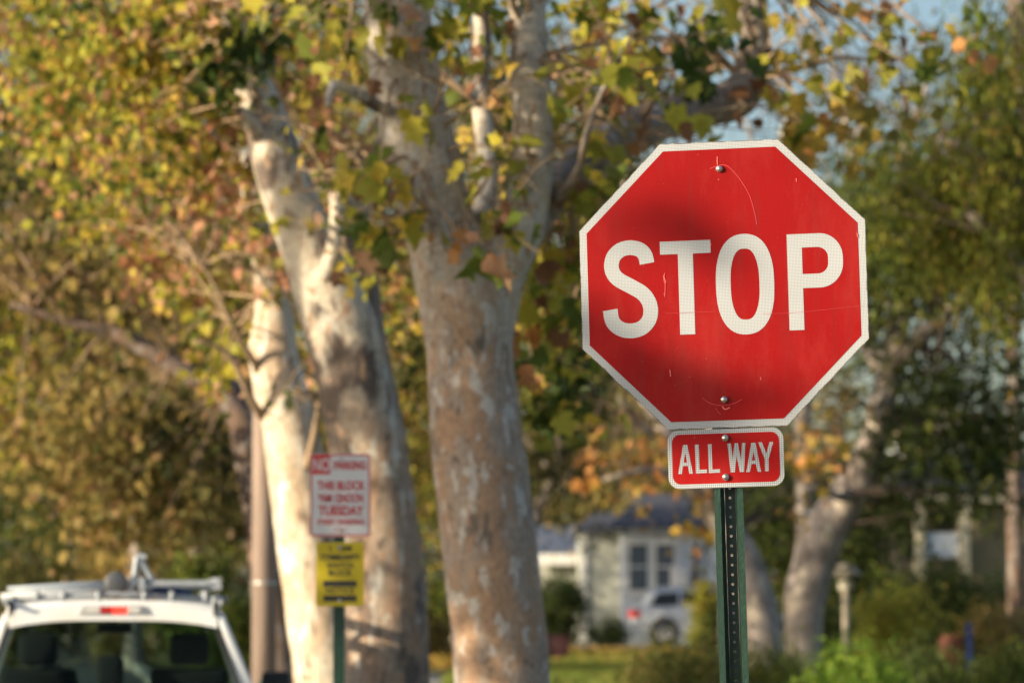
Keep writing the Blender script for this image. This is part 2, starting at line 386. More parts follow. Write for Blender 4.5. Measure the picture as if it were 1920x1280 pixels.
def limb(name, spec, material, parent, seed=0, rough=.07, step=.10, k=24, flare=0):
    pts, rad = limb_pts(spec, step)
    mb = MB(); mb.tube(pts, rad, k)
    out = []
    for i, v in enumerate(mb.v):
        j = i // k; p = pts[j]; d = Vector(v) - p
        th = i % k / k * 2 * math.pi
        nz = noise.noise(Vector(v) * 2.1 + Vector((seed, 0, 0))) * 1.3 + noise.noise(Vector(v) * 6 + Vector((0, seed, 0))) * .45
        f = 1 + rough * nz
        if flare:
            h = v[2] - pts[0].z
            f += flare * math.exp(-max(0, h) / .28) * (1 + .25 * math.sin(th * 5 + seed))
        out.append(tuple(p + d * f))
    mb.v = out
    return mb.build(name, material, parent, world=True, smooth=True), pts

# ------------------------------------------------------------------ the setting
M_grass = mat('lawn_soil', (.10, .13, .035), .95, spec=.1, noise_=(.8, (.25, .19, .09), .42, .62), bump=(20, .6))
M_asph = mat('asphalt', (.055, .055, .057), .85, noise_=(40, (.085, .083, .08), .4, .7), bump=(120, .4))
M_conc = mat('concrete', (.36, .34, .31), .85, noise_=(6, (.28, .26, .235), .35, .7), bump=(60, .3))
def sheet(name, xs, ys, material, dz=0, slope=0, label=None):
    vs = [(x - slope * (y - 24), y, g(x, y) + dz) for y in ys for x in xs]; n = len(xs)
    fs = [(j*n+i, j*n+i+1, (j+1)*n+i+1, (j+1)*n+i) for j in range(len(ys)-1) for i in range(n-1)]
    mb = MB().add(vs, fs); o = mb.build(name, material, smooth=True); tag(o, kind='structure'); return o
ysr = [-60, -20, 0, 10, 20, 28] + list(range(32, 116, 4)) + [130, 160, 200, 300, 500, 900, 1500]
sheet('ground', [-1200, -300, -80, -30, -12, 0, 12, 30, 80, 300, 1200], ysr, M_grass)
SL = .12
sheet('road', [-9.6, -1.50], [y for y in ysr if y <= 300], M_asph, .004, SL)
kb = MB()
for y0, y1 in zip([-20, 0, 10, 20, 28, 36, 44, 52, 62, 75, 90, 110, 150], [0, 10, 20, 28, 36, 44, 52, 62, 75, 90, 110, 150, 220]):
    xa, xb = -1.50 - SL*(y0-24), -1.50 - SL*(y1-24)
    kb.hexa([(xa, y0, g(0,y0)-.2), (xa+.16, y0, g(0,y0)-.2), (xb+.16, y1, g(0,y1)-.2), (xb, y1, g(0,y1)-.2),
             (xa, y0, g(0,y0)+.12), (xa+.16, y0, g(0,y0)+.12), (xb+.16, y1, g(0,y1)+.12), (xb, y1, g(0,y1)+.12)])
tag(kb.build('kerb', M_conc), kind='structure')
sheet('sidewalk', [2.1, 3.5], [y for y in ysr if y <= 116], M_conc, .008, SL)
# the driveway in front of the pale house
dv = MB().add([(-1, 96, g(0,96)+.012), (9.5, 96, g(0,96)+.012), (10.5, 114, g(0,114)+.012), (0.5, 114, g(0,114)+.012)], [(0,1,2,3)])
tag(dv.build('driveway', M_conc), kind='structure')

def grass_patch(name, x0, x1, y0, y1, n, pal, h, seed, label, cat='grass'):
    rng = np.random.default_rng(seed)
    p = np.stack([rng.uniform(x0, x1, n), rng.uniform(y0, y1, n), np.zeros(n)], 1)
    p[:, 2] = [g(0, y) - .01 for y in p[:, 1]]
    me = leaf_mesh(name, p, h * rng.uniform(.6, 1.4, n), pick(rng, pal, n), T_FROND, rng, droop=-1.6)
    return tag(put(name, me, M_far), label, cat, kind='stuff')
grass_patch('lawn_grass', -1, 7, 50, 84, 42000, 'grass', .15, 5, 'short green lawn grass in front of the pale house')
grass_patch('fallen_leaves', -2, 8, 70, 92, 9000, 'gold', .16, 6, 'dry golden leaf litter along the far edge of the lawn', 'leaf litter')

# ------------------------------------------------------------------ STOP sign on its post
SY = 10.0
def oct_poly(a, cut=None):       # octagon with across-flats 2a
    e = a * math.tan(math.pi / 8)
    return [(e, a), (a, e), (a, -e), (e, -a), (-e, -a), (-a, -e), (-a, e), (-e, a)]
def ribbon(pts, w, y, mb, closed=False):
    n = len(pts); P = [Vector(p) for p in pts]; L = []; R = []
    for i in range(n):
        a = P[(i-1) % n] if closed or i > 0 else P[i]; b = P[(i+1) % n] if closed or i < n-1 else P[i]
        d = (b - a).normalized(); nrm = Vector((-d.y, d.x)); L.append(P[i] + nrm * w/2); R.append(P[i] - nrm * w/2)
    vs = [(p.x, y, p.y) for p in L] + [(p.x, y, p.y) for p in R]; m = n if closed else n - 1
    mb.add(vs, [(i, (i+1) % n, n + (i+1) % n, n + i) for i in range(m)])
def catmull(P, n=8):
    out = []
    for i in range(len(P)-1):
        p0 = Vector(P[max(i-1,0)]); p1 = Vector(P[i]); p2 = Vector(P[i+1]); p3 = Vector(P[min(i+2,len(P)-1)])
        for k in range(n):
            t = k/n; out.append(tuple(.5*((2*p1)+(p2-p0)*t+(2*p0-5*p1+4*p2-p3)*t*t+(3*p1-p0-3*p2+p3)*t**3)))
    out.append(tuple(P[-1])); return out

M_red = sheeting('red_sheeting', (.355, .004, .005), .0066, (.16, .002, .003), .8)
M_red2 = sheeting('red_sheeting_small', (.36, .005, .006), .009, (.27, .004, .005), .6)
M_wh = sheeting('white_sheeting', (.56, .59, .63), .0078, (.19, .22, .27), .9)
M_wh_edge = sheeting('white_border_sheeting', (.56, .59, .63), .0078, (.19, .22, .27), .9, octagon=.381)
M_wh2 = sheeting('white_sheeting_small', (.57, .60, .64), .0108, (.14, .17, .22), .95)
M_scr = mat('scratch', (.72, .16, .14), .6); M_scr2 = mat('scratch_pink', (.56, .05, .07), .6)

sgn_c = at(1356, 533, SY)
stop = thing('stop_sign', (sgn_c.x, SY, g(0, 10)), 'red octagonal sign reading STOP above an ALL WAY plaque on a green perforated post', 'stop sign')
YAW = math.radians(-8); ROLL = math.radians(1.55)
# all signs parts live in the plane of the post, which leans a little
def sign_frame(c):
    """a leaning local frame: origin at c, x to the right, z up, y away from the camera"""
    return Matrix.Translation(Vector(c) - Vector(stop.location)) @ Matrix.Rotation(-ROLL, 4, 'Y') @ Matrix.Rotation(YAW, 4, 'Z')
def put_local(o, mtx, parent):
    o.parent = parent; o.matrix_local = mtx
Msign = sign_frame(sgn_c)

def lc(cx, cy):                  # crop-of-photo coordinates of the lettering -> metres on the sign's face
    x = (1060 + cx / 3.2 - 1356) / 709; z = -(240 + cy / 3.2 - 533) / 709
    c, s = math.cos(ROLL), math.sin(ROLL)
    return ((x * c + z * s) / math.cos(YAW), -x * s + z * c)
panel = MB().prism(oct_poly(.381), 'y', .0, .003).build('octagon_panel', M_alu)
put_local(panel, Msign, stop)
MB().flat(oct_poly(.3808), -.0004).build('white_border', M_wh_edge, panel)
MB().flat(oct_poly(.381 - .0200), -.0010).build('red_field', M_red, panel)
SWt = .0392
let = MB(); yl = -.0016
Spts = catmull([lc(*p) for p in [(491,806),(480,757),(447,722),(390,709),(333,722),(292,760),(277,812),(287,862),(322,903),(395,944),(462,985),(500,1035),(513,1092),(501,1150),(458,1196),(393,1213),(328,1198),(284,1155),(269,1085)]], 6)
ribbon(Spts, SWt, yl, let)
let.build('letter', M_wh, panel)
cT = lc(727, 960)[0]; t_top, t_bot = lc(727, 672)[1], lc(727, 1238)[1]
let = MB(); let.flat([(cT-.0675, t_top), (cT+.0675, t_top), (cT+.0675, t_top-.0345), (cT+.0200, t_top-.0345), (cT+.0200, t_bot), (cT-.0200, t_bot), (cT-.0200, t_top-.0345), (cT-.0675, t_top-.0345)], yl)
let.build('letter', M_wh, panel)
cO = lc(1078, 938); let = MB(); op = []
for i in range(72):
    t = 2*math.pi*i/72; e = 2/2.45
    op.append((cO[0] + (.0775-SWt/2)*math.copysign(abs(math.cos(t))**e, math.cos(t)), cO[1] + (.1335-SWt/2)*math.copysign(abs(math.sin(t))**e, math.sin(t))))
ribbon(op, SWt, yl, let, True); let.build('letter', M_wh, panel)
pX0 = lc(1334, 930)[0]; p_top, p_bot = lc(1400, 640)[1], lc(1384, 1219)[1]; p_mid = lc(1490, 920)[1]; pX1 = lc(1661, 800)[0]
bx = [(pX0, p_bot), (pX0 + SWt, p_bot), (pX0 + SWt, p_mid - SWt/2)]
def arc(cx, cy, rx, ry, a0, a1, n=14): return [(cx + rx*math.cos(math.radians(a0+(a1-a0)*i/n)), cy + ry*math.sin(math.radians(a0+(a1-a0)*i/n))) for i in range(n+1)]
top_i, bot_i = p_top - .0365, p_mid + .0175; top_o, bot_o = p_top, p_mid - SWt/2
ro = .062; ri = .028
outer = [(pX0 + SWt, bot_o)] + arc(pX1 - ro, bot_o + ro*1.05, ro, ro*1.05, -90, 0) + arc(pX1 - ro, top_o - ro*1.05, ro, ro*1.05, 0, 90) + [(pX0 + SWt, top_o)]
inner = [(pX0 + SWt, bot_i)] + arc(pX1 - SWt - ri, bot_i + ri, ri, ri, -90, 0) + arc(pX1 - SWt - ri, top_i - ri, ri, ri, 0, 90) + [(pX0 + SWt, top_i)]
let = MB(); n_ = len(outer)
let.add([(u, yl, w) for u, w in outer] + [(u, yl, w) for u, w in inner], [(i, i+1, n_+i+1, n_+i) for i in range(n_-1)])
let.flat([(pX0, p_bot), (pX0+SWt, p_bot), (pX0+SWt, p_top), (pX0, p_top)], yl)
let.build('letter', M_wh, panel)
# scratches round the bolts
for k, (pts, w, mm) in enumerate([
    ([(870,238),(915,222),(965,218),(1010,255),(1060,320),(1105,400),(1135,500),(1150,580)], .0016, M_scr2),
    ([(915,165),(914,195),(916,215)], .0022, M_scr),
    ([(598,865),(592,900),(600,940),(597,1010)], .0026, M_scr2), ([(590,880),(605,925)], .0018, M_scr),
    ([(1180,1118),(1400,1112),(1775,1075)], .0006, M_scr2), ([(870,680),(876,700)], .002, M_scr),
    ([(1385,305),(1388,325)], .002, M_scr), ([(1744,640),(1750,665)], .0022, M_scr), ([(600,1110),(900,1102)], .0006, M_scr2),
    ([(820,1620),(870,1655),(950,1668),(1010,1655),(1056,1632)], .0014, M_scr2), ([(940,1672),(955,1690),(985,1680)], .003, M_scr),
    ([(900,1682),(915,1706),(930,1720)], .0014, M_scr2), ([(627,1450),(632,1490)], .0025, M_scr), ([(1168,1500),(1171,1517)], .0016, M_scr)]):
    mb = MB(); ribbon(catmull([lc(*p) for p in pts], 5), w, -.0020 - .0001 * k, mb); mb.build('scratch', mm, panel)

# plaque
PC = at(1361, 858.5, SY); Mpl = sign_frame(PC)
def rrect(w, h, r, n=8):
    return (arc(w-r, h-r, r, r, 0, 90, n) + arc(-w+r, h-r, r, r, 90, 180, n) + arc(-w+r, -h+r, r, r, 180, 270, n) + arc(w-r, -h+r, r, r, 270, 360, n))
plq = MB().prism(rrect(.1535, .0775, .030), 'y', 0, .003).build('plaque', M_alu, bevel=0); put_local(plq, Mpl @ Matrix.Translation((0, -.0015, 0)), stop)
MB().flat(rrect(.1533, .0773, .030), -.0004).build('white_border', M_wh2, plq)
MB().flat(rrect(.1420, .0660, .022), -.0010).build('red_field', M_red2, plq)
def pc(cx, cy):
    x = (1250 + cx / 7.68 - 1361) / 709; z = -(780 + cy / 7.68 - 858.5) / 709
    c, s = math.cos(ROLL), math.sin(ROLL); return (x * c + z * s, -x * s + z * c)
def para(mb, a, b, w, y):
    (x0, z0), (x1, z1) = pc(*a), pc(*b); h = w / 7.68 / 709 / 2
    mb.flat([(x0-h, z0), (x0+h, z0), (x1+h, z1), (x1-h, z1)], y)
def hbar(mb, a, b, t, y):
    (x0, z0), (x1, z1) = pc(*a), pc(*b); h = t / 7.68 / 709 / 2
    mb.flat([(x0, z0-h), (x1, z1-h), (x1, z1+h), (x0, z0+h)], y)
def A_(x, dy):
    mb = MB(); para(mb, (x-72, 830+dy), (x, 408+dy), 52, -.0014); para(mb, (x+90, 826+dy), (x+8, 408+dy), 52, -.00145); hbar(mb, (x-52, 690+dy), (x+62, 687+dy), 50, -.0015)
    mb.build('letter', M_wh2, plq)
def L_(x, dy):
    mb = MB(); para(mb, (x+14, 822+dy), (x, 404+dy), 54, -.0014); hbar(mb, (x+10, 796+dy), (x+148, 790+dy), 50, -.00145); mb.build('letter', M_wh2, plq)
A_(262, 0); L_(434, 0); L_(620, -4)
mb = MB()
for i, (a, b) in enumerate([((948,808),(902,392)), ((958,808),(1003,390)), ((1078,804),(1003,388)), ((1090,804),(1112,384))]): para(mb, a, b, 50, -.0014 - i*.00004)
mb.build('letter', M_wh2, plq)
A_(1246, -24)
mb = MB(); para(mb, (1445, 796), (1441, 590), 54, -.0014); para(mb, (1438, 610), (1346, 376), 54, -.00145); para(mb, (1446, 610), (1510, 372), 54, -.0015); mb.build('letter', M_wh2, plq)
# bolts
def dome(c_px, c_py, y0, r=.0098):
    c = at(c_px, c_py, SY); mb = MB()
    mb.lathe([(r*1.0, 0), (r*1.0, -.002), (r*.93, -.0045), (r*.75, -.0072), (r*.45, -.0090), (r*.12, -.0097)], ax='y', k=20)
    o = mb.build('bolt', M_bolt, smooth=True); put_local(o, sign_frame(c) @ Matrix.Translation((0, y0, 0)), stop)
dome(1349, 317, -.002); dome(1358, 749, -.002); dome(1360, 821, -.0035); dome(1361, 894, -.0035)

# the perforated channel post: two lips, two side walls and a recessed web with a row of holes
post_top = at(1350, 300, SY)
pb = MB(); zt = .62; zb = -2.35; cell = .0254       # relative to the plaque's centre, along the leaning axis
hw = .0135; dep = .042
def strip(x0, y0, x1, y1, t=.003):
    d = Vector((x1-x0, y1-y0)).normalized(); nn = Vector((-d.y, d.x)) * t
    pb.hexa([(x0,y0,zb),(x1,y1,zb),(x1+nn.x,y1+nn.y,zb),(x0+nn.x,y0+nn.y,zb),(x0,y0,zt),(x1,y1,zt),(x1+nn.x,y1+nn.y,zt),(x0+nn.x,y0+nn.y,zt)])
web = MB(); z = zt
nz_ = int((zt - zb) / cell); rh = .0040
for i in range(nz_):
    zc = zt - (i + .5) * cell; vs = []; fs = []
    sq = [(hw, 0), (hw, cell/2), (0, cell/2), (-hw, cell/2), (-hw, 0), (-hw, -cell/2), (0, -cell/2), (hw, -cell/2)]
    for yy in (dep, dep + .003):
        vs += [(u, yy, zc + w) for u, w in sq] + [(rh * math.cos(k*math.pi/4), yy, zc + rh * math.sin(k*math.pi/4)) for k in range(8)]
    for k in range(8):
        k2 = (k+1) % 8
        fs += [(k, k2, 8+k2, 8+k), (16+k, 24+k, 24+k2, 16+k2), (8+k, 8+k2, 24+k2, 24+k)]
    web.add(vs, fs)
strip(-.0375, .004, -.0225, .004); strip(-.0225, .006, -.0150, dep)      # left lip and wall
strip(.0225, .004, .0375, .004); strip(.0150, dep, .0225, .006)
strip(-.0375, .007, -.0375, .012, .002); strip(.0355, .007, .0355, .012, .002)
Mpost = Mpl @ Matrix.Translation((.0045, 0, 0))
po = pb.build('post', M_green); put_local(po, Mpost, stop)
wo = web.build('perforated_web', M_green); wo.parent = po

# ------------------------------------------------------------------ parking signs on the second post
def text_mesh(s, size, x, z, y, material, parent, extrude=0, w=1.0, name='lettering', bold=0):
    cu = bpy.data.curves.new('txt', 'FONT'); cu.body = s; cu.size = size; cu.align_x = 'CENTER'; cu.align_y = 'CENTER'; cu.offset = bold
    tmp = bpy.data.objects.new('txt', cu); C.objects.link(tmp)
    bpy.context.view_layer.update()
    me = bpy.data.meshes.new_from_object(tmp.evaluated_get(bpy.context.evaluated_depsgraph_get()))
    bpy.data.objects.remove(tmp); bpy.data.curves.remove(cu)
    me.transform(Matrix.Translation((x, y, z)) @ Matrix.Rotation(math.pi/2, 4, 'X') @ Matrix.Diagonal((w, 1, 1, 1)))
    return put(name, me, material, parent)
PY = 20.0; q = at(638, 928, PY)
park = thing('parking_sign', (q.x, PY, g(0, 20)), 'white no parking sign with red lettering above a small yellow sign, before the pale trunks', 'parking sign')
M_pw = mat('sign_white', (.58, .61, .66), .5, noise_=(8, (.48, .51, .56), .4, .8)); M_pr = mat('sign_red', (.50, .03, .035), .5)
M_py = mat('sign_yellow', (.52, .42, .012), .5, noise_=(10, (.44, .35, .012), .4, .8)); M_pk = mat('sign_black', (.03, .03, .03), .6)
hz = q.z - park.location.z
wp = MB().prism(rrect(.160, .219, .018), 'y', -.003, 0).build('white_panel', M_pw, park); wp.location = (.001, -.02, hz)
mb = MB(); ou = rrect(.157, .216, .016); inn = rrect(.149, .208, .012)
mb.add([(u, -.0038, w) for u, w in ou] + [(u, -.0038, w) for u, w in inn], [(i, (i+1) % len(ou), len(ou)+(i+1) % len(ou), len(ou)+i) for i in range(len(ou))])
mb.build('red_border', M_pr, wp)
MB().flat([(-.149, .208), (-.054, .208), (-.054, .110), (-.149, .110)], -.0042).build('red_square', M_pr, wp)
text_mesh('NO', .093, -.101, .157, -.005, M_pw, wp, w=.62, bold=.002)
text_mesh('PARKING', .060, .050, .155, -.005, M_pr, wp, w=.68, bold=.002)
text_mesh('THIS BLOCK', .062, .003, .048, -.005, M_pr, wp, w=.72, bold=.002)
text_mesh('8AM 12NOON', .062, .003, -.018, -.005, M_pr, wp, w=.60, bold=.0015)
text_mesh('TUESDAY', .070, .003, -.085, -.005, M_pr, wp, w=.78, bold=.002)
text_mesh('STREET SWEEPING', .040, .003, -.143, -.005, M_pr, wp, w=.76, bold=.001)
text_mesh('ONLY', .026, .003, -.182, -.005, M_pr, wp, w=.9)
q2 = at(638, 1076, PY); yp = MB().prism(rrect(.126, .168, .014), 'y', -.003, 0).build('yellow_panel', M_py, park); yp.location = (.001, -.02, q2.z - park.location.z)
text_mesh('C  TEAM', .040, .0, .135, -.0045, M_pk, yp, w=.8, bold=.0012)
text_mesh('COMMUNITY', .036, .0, .085, -.0045, M_pk, yp, w=.95, bold=.0012)
MB().flat([(-.105, .100), (.105, .100), (.105, .104), (-.105, .104)], -.004).build('rule', M_pk, yp)
text_mesh('WATCH', .042, .0, .044, -.0045, M_pk, yp, w=.9, bold=.0012)
text_mesh('BLOCK', .042, .0, .006, -.0045, M_pk, yp, w=.9, bold=.0012)
for zz in (-.050, -.127):
    MB().flat([(-.088, zz-.016), (.088, zz-.016), (.088, zz+.016), (-.088, zz+.016)], -.004).build('black_bar', M_pk, yp)
text_mesh('NOTICE', .042, .0, -.088, -.0045, M_pk, yp, w=.95, bold=.001)
pz = at(635, 880, PY).z
pp = MB(); 
pp.hexa([(-.030,-.012,0),(.030,-.012,0),(.030,-.009,0),(-.030,-.009,0),(-.030,-.012,pz),(.030,-.012,pz),(.030,-.009,pz),(-.030,-.009,pz)])
pp.hexa([(-.030,-.009,0),(-.026,-.009,0),(-.018,.02,0),(-.022,.02,0),(-.030,-.009,pz),(-.026,-.009,pz),(-.018,.02,pz),(-.022,.02,pz)])
pp.hexa([(.026,-.009,0),(.030,-.009,0),(.022,.02,0),(.018,.02,0),(.026,-.009,pz),(.030,-.009,pz),(.022,.02,pz),(.018,.02,pz)])
ppo = pp.build('post', M_green, park); ppo.location = (-.004, 0, 0)
for zz in (hz + .19, hz - .19, yp.location.z + .14, yp.location.z - .14):
    MB().lathe([(.009, -.024), (.009, -.028), (.004, -.032)], (0, 0, zz), 'y', 10).build('bolt', M_bolt, park)

# ------------------------------------------------------------------ street trees
def tree_root(name, base_px, Y, label, cat='tree', group=None):
    b = at(base_px, 1280, Y)
    return thing(name, (b.x, Y, g(b.x, Y)), label, cat, group=group)
def foot(px, Y, w):              # node where a trunk meets the ground
    b = at(px, 1280, Y); return (Vector((b.x, Y, g(b.x, Y) - .05)), w * Y / F / 2)

# 1: the near sycamore, right of the row
Y1 = 22
t1 = tree_root('sycamore_tree', 945, Y1, 'sycamore with mottled tan and grey trunk that forks high, nearest left of the STOP sign', 'tree')
limb('trunk', [foot(958, Y1, 205), (944,1280,Y1,176), (926,1100,Y1,178), (905,930,Y1,176), (890,780,Y1,166), (880,660,Y1,166), (872,570,Y1,178), (850,500,Y1,160), (822,410,Y1,138), (792,300,Y1,140), (766,180,Y1,134), (750,60,Y1,130), (735,-80,Y1,118), (720,-260,Y1,90)], M_bark1, t1, 1, flare=.5, rough=.05)
limb('limb', [(905,620,Y1+.05,120), (935,520,Y1,104), (972,440,Y1-.02,92), (996,340,Y1,76), (998,220,Y1,74), (992,100,Y1,76), (990,-20,Y1,74), (1000,-200,Y1,60)], M_bark1, t1, 2, rough=.06, k=20)
limb('limb', [(965,470,Y1,70), (1015,390,Y1+.3,76), (1090,310,Y1+.8,80), (1190,245,Y1+1.4,80), (1300,205,Y1+2,84), (1385,180,Y1+2.4,78), (1412,110,Y1+2.6,66), (1412,-20,Y1+2.6,58), (1420,-200,Y1+2.6,48)], M_bark3, t1, 3, rough=.08, k=16)
limb('limb', [(845,440,Y1,40), (905,400,Y1+.8,46), (915,300,Y1+1.2,40), (900,180,Y1+1.5,36), (905,60,Y1+1.6,32), (890,-80,Y1+1.6,28)], M_bark2, t1, 4, k=12)
limb('limb', [(740,215,Y1,26), (700,195,Y1-.3,24), (660,170,Y1-.5,22), (625,160,Y1-.6,20), (615,200,Y1-.7,12)], M_bark2, t1, 5, k=10)
limb('limb', [(1020,390,Y1+.2,22), (1080,330,Y1-.2,18), (1100,250,Y1-.5,14), (1130,170,Y1-.6,10), (1190,60,Y1-.7,8)], M_bark3, t1, 6, k=8)
A1 = [at(*p) for p in [(760,120,Y1), (790,290,Y1), (830,430,Y1), (995,300,Y1), (990,100,Y1), (1190,245,Y1+1.4), (1400,150,Y1+2.5), (740,-60,Y1), (1412,-60,Y1+2.6), (1060,340,Y1+.3), (905,200,Y1+1.4)]]
def sp(px, py, Y, rx, ry, rd, n, clumps, cr, size, pal, **k):
    d = dict(at=(px, py, Y, rx, ry, rd), n=n, clumps=clumps, cr=cr, size=size, pal=pal); d.update(k); return d
build_crown(t1, [sp(700,60,Y1-.5,90,80,.3,34,9,.07,.15,'mix',ntw=5), sp(850,30,Y1-.5,120,60,.3,34,10,.07,.15,'yg',ntw=5), sp(960,420,Y1-.5,50,50,.2,14,5,.06,.15,'mix',ntw=4), sp(1120,200,Y1-.4,110,130,.5,40,14,.07,.15,'yg',ntw=9), sp(930,250,Y1-.5,80,160,.3,22,10,.05,.15,'mix',ntw=8), 
    sp(600,40,Y1+1.4,90,70,.4, 50,10,.17,.15,'mix',ntw=8), sp(890,150,Y1+2.2,60,150,.4, 110,16,.14,.13,'yg',ntw=10), sp(780,120,Y1-.5,120,130,.2, 16,9,.05,.15,'mix',ntw=6),
    sp(910,330,Y1+2,50,110,.5, 55,12,.13,.15,'mix',ntw=6), sp(870,465,Y1-.7,70,22,.2, 22,6,.09,.16,'yg',ntw=5,mono=.9),
    sp(665,330,Y1-.2,40,40,.3, 16,5,.08,.16,'yg',ntw=7), sp(700,430,Y1+.3,40,60,.4, 26,8,.08,.15,'mix',ntw=6),
    sp(1100,90,Y1+2.4,120,110,1.0, 170,24,.15,.15,'yg',ntw=14), sp(1070,330,Y1+1.6,90,110,.6, 110,18,.16,.15,'yg',ntw=10),
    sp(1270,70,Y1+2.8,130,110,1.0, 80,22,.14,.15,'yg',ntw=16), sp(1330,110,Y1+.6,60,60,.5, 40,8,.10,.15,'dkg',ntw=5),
    sp(1240,280,Y1+.6,110,60,.5, 40,14,.14,.14,'yg',ntw=8), sp(1500,110,Y1+2.2,110,140,1.0, 75,24,.15,.15,'yg',ntw=14),
    sp(1560,250,Y1+2,130,50,.8, 60,16,.13,.14,'gold',ntw=12,tr=.01), sp(1700,80,Y1+2.5,140,110,1.0, 70,20,.14,.14,'yg',ntw=16),
    sp(1040,480,Y1+.6,60,110,.8, 130,16,.16,.14,'yg',ntw=8), sp(1030,640,Y1+1.2,70,120,.8, 120,18,.17,.14,'yg',ntw=6),
    sp(1040,740,Y1+1.5,70,60,.6, 90,9,.14,.15,'dkg',ntw=4), sp(730,400,Y1-.6,70,90,.3, 26,12,.06,.16,'yg',ntw=8),
    sp(900,-190,Y1,300,60,1.2, 120,24,.2,.15,'mix',ntw=12)], 11, T_MAPLE, twigs=A1)

# 2: the middle sycamore behind the parking sign
Y2 = 27
t2 = tree_root('sycamore_tree', 728, Y2, 'sycamore whose trunk stands right behind the parking sign, sunlit limb leaning left', 'tree')
limb('trunk', [foot(735, Y2, 200), (727,1280,Y2,160), (722,1150,Y2,156), (712,1010,Y2,150), (695,880,Y2,146), (672,760,Y2,140), (650,650,Y2,138), (622,570,Y2,128), (584,480,Y2,104), (550,390,Y2,100), (520,300,Y2,98), (496,215,Y2,82), (470,150,Y2,66), (440,60,Y2,62), (410,-60,Y2,56), (390,-200,Y2,46)], M_bark2, t2, 12, flare=.5, rough=.05)
limb('limb', [(732,1040,Y2+.2,110), (722,900,Y2+.25,104), (708,780,Y2+.25,88), (694,670,Y2+.25,72), (684,570,Y2+.25,62), (678,480,Y2+.3,56), (668,400,Y2+.4,48), (700,320,Y2+.5,40), (730,240,Y2+.6,36)], M_bark3, t2, 13, k=14)
limb('limb', [(600,530,Y2-.1,44), (618,500,Y2-.25,36), (628,450,Y2-.3,28), (632,400,Y2-.35,26), (628,362,Y2-.35,22)], M_bark2, t2, 14, k=12)
limb('limb', [(488,255,Y2-.1,36), (470,228,Y2-.3,28), (452,208,Y2-.4,22)], M_bark2, t2, 15, k=10)
A2 = [at(*p) for p in [(496,215,Y2), (450,80,Y2), (550,390,Y2), (678,480,Y2+.3), (700,320,Y2+.5), (400,-80,Y2), (632,370,Y2-.3)]]
build_crown(t2, [sp(430,110,Y2-.5,70,70,.25,130,12,.11,.12,'dkg',ntw=3,mono=.4), sp(380,40,Y2-.6,90,60,.3,120,12,.13,.12,'mix',ntw=3), sp(560,330,Y2-.5,70,170,.2,26,12,.05,.12,'mix',ntw=7), 
    sp(370,110,Y2+1.2,110,130,.5, 620,34,.17,.105,'mix',ntw=12), sp(300,60,Y2+1.2,130,110,1.0, 760,36,.18,.10,'mix',ntw=10),
    sp(570,70,Y2+1.6,110,110,.6, 380,24,.18,.105,'yg',ntw=10), sp(320,240,Y2+1.3,120,120,.7, 760,36,.17,.095,'mix',ntw=10),
    sp(600,260,Y2+1.3,60,110,.6, 320,20,.15,.10,'pink',ntw=8), sp(420,320,Y2+1.4,60,120,.5, 260,20,.16,.095,'pink',ntw=6),
    sp(450,120,Y2-.5,60,40,.2, 34,8,.13,.11,'dkg',ntw=6), sp(690,400,Y2+1.3,70,110,.8, 170,16,.15,.105,'mix',ntw=8),
    sp(740,560,Y2+2,50,110,.7, 200,16,.16,.105,'yg',ntw=6), sp(660,500,Y2-.5,50,30,.2, 14,4,.08,.11,'yg',ntw=3),
    sp(780,700,Y2+1.5,40,90,.7, 110,12,.15,.105,'olive',ntw=4),
    sp(300,-120,Y2,420,90,1.5, 600,40,.22,.105,'mix',ntw=10)], 12, T_MAPLE, twigs=A2)

# 3: the brightly lit sycamore at the left
Y3 = 32
t3 = tree_root('sycamore_tree', 605, Y3, 'sycamore with bright creamy sunlit trunk, left of the parking sign', 'tree')
limb('trunk', [foot(625, Y3, 170), (615,1280,Y3,126), (598,1150,Y3,124), (580,1020,Y3,118), (560,900,Y3,112), (542,800,Y3,104), (524,720,Y3,102), (512,650,Y3,92), (512,590,Y3,70), (500,520,Y3,46), (486,450,Y3,38), (470,360,Y3,32), (455,250,Y3,28), (440,100,Y3,24)], M_cream_b, t3, 21, flare=.5, rough=.06)
limb('limb', [(488,700,Y3-.1,20), (462,655,Y3-.3,12), (430,600,Y3-.5,9), (395,520,Y3-.6,8), (350,460,Y3-.7,6)], M_twig, t3, 22, k=9)
limb('limb', [(575,880,Y3-.2,18), (592,800,Y3-.4,13), (598,720,Y3-.5,10), (585,620,Y3-.6,8)], M_twig, t3, 23, k=9)
limb('limb', [(492,780,Y3-.1,18), (465,740,Y3-.3,13), (445,690,Y3-.4,11), (410,650,Y3-.5,9), (360,640,Y3-.6,5)], M_twig, t3, 24, k=9)
A3 = [at(*p) for p in [(512,560,Y3), (490,420,Y3), (470,300,Y3), (430,600,Y3-.5), (380,500,Y3-.6), (595,740,Y3-.5), (465,120,Y3)]]
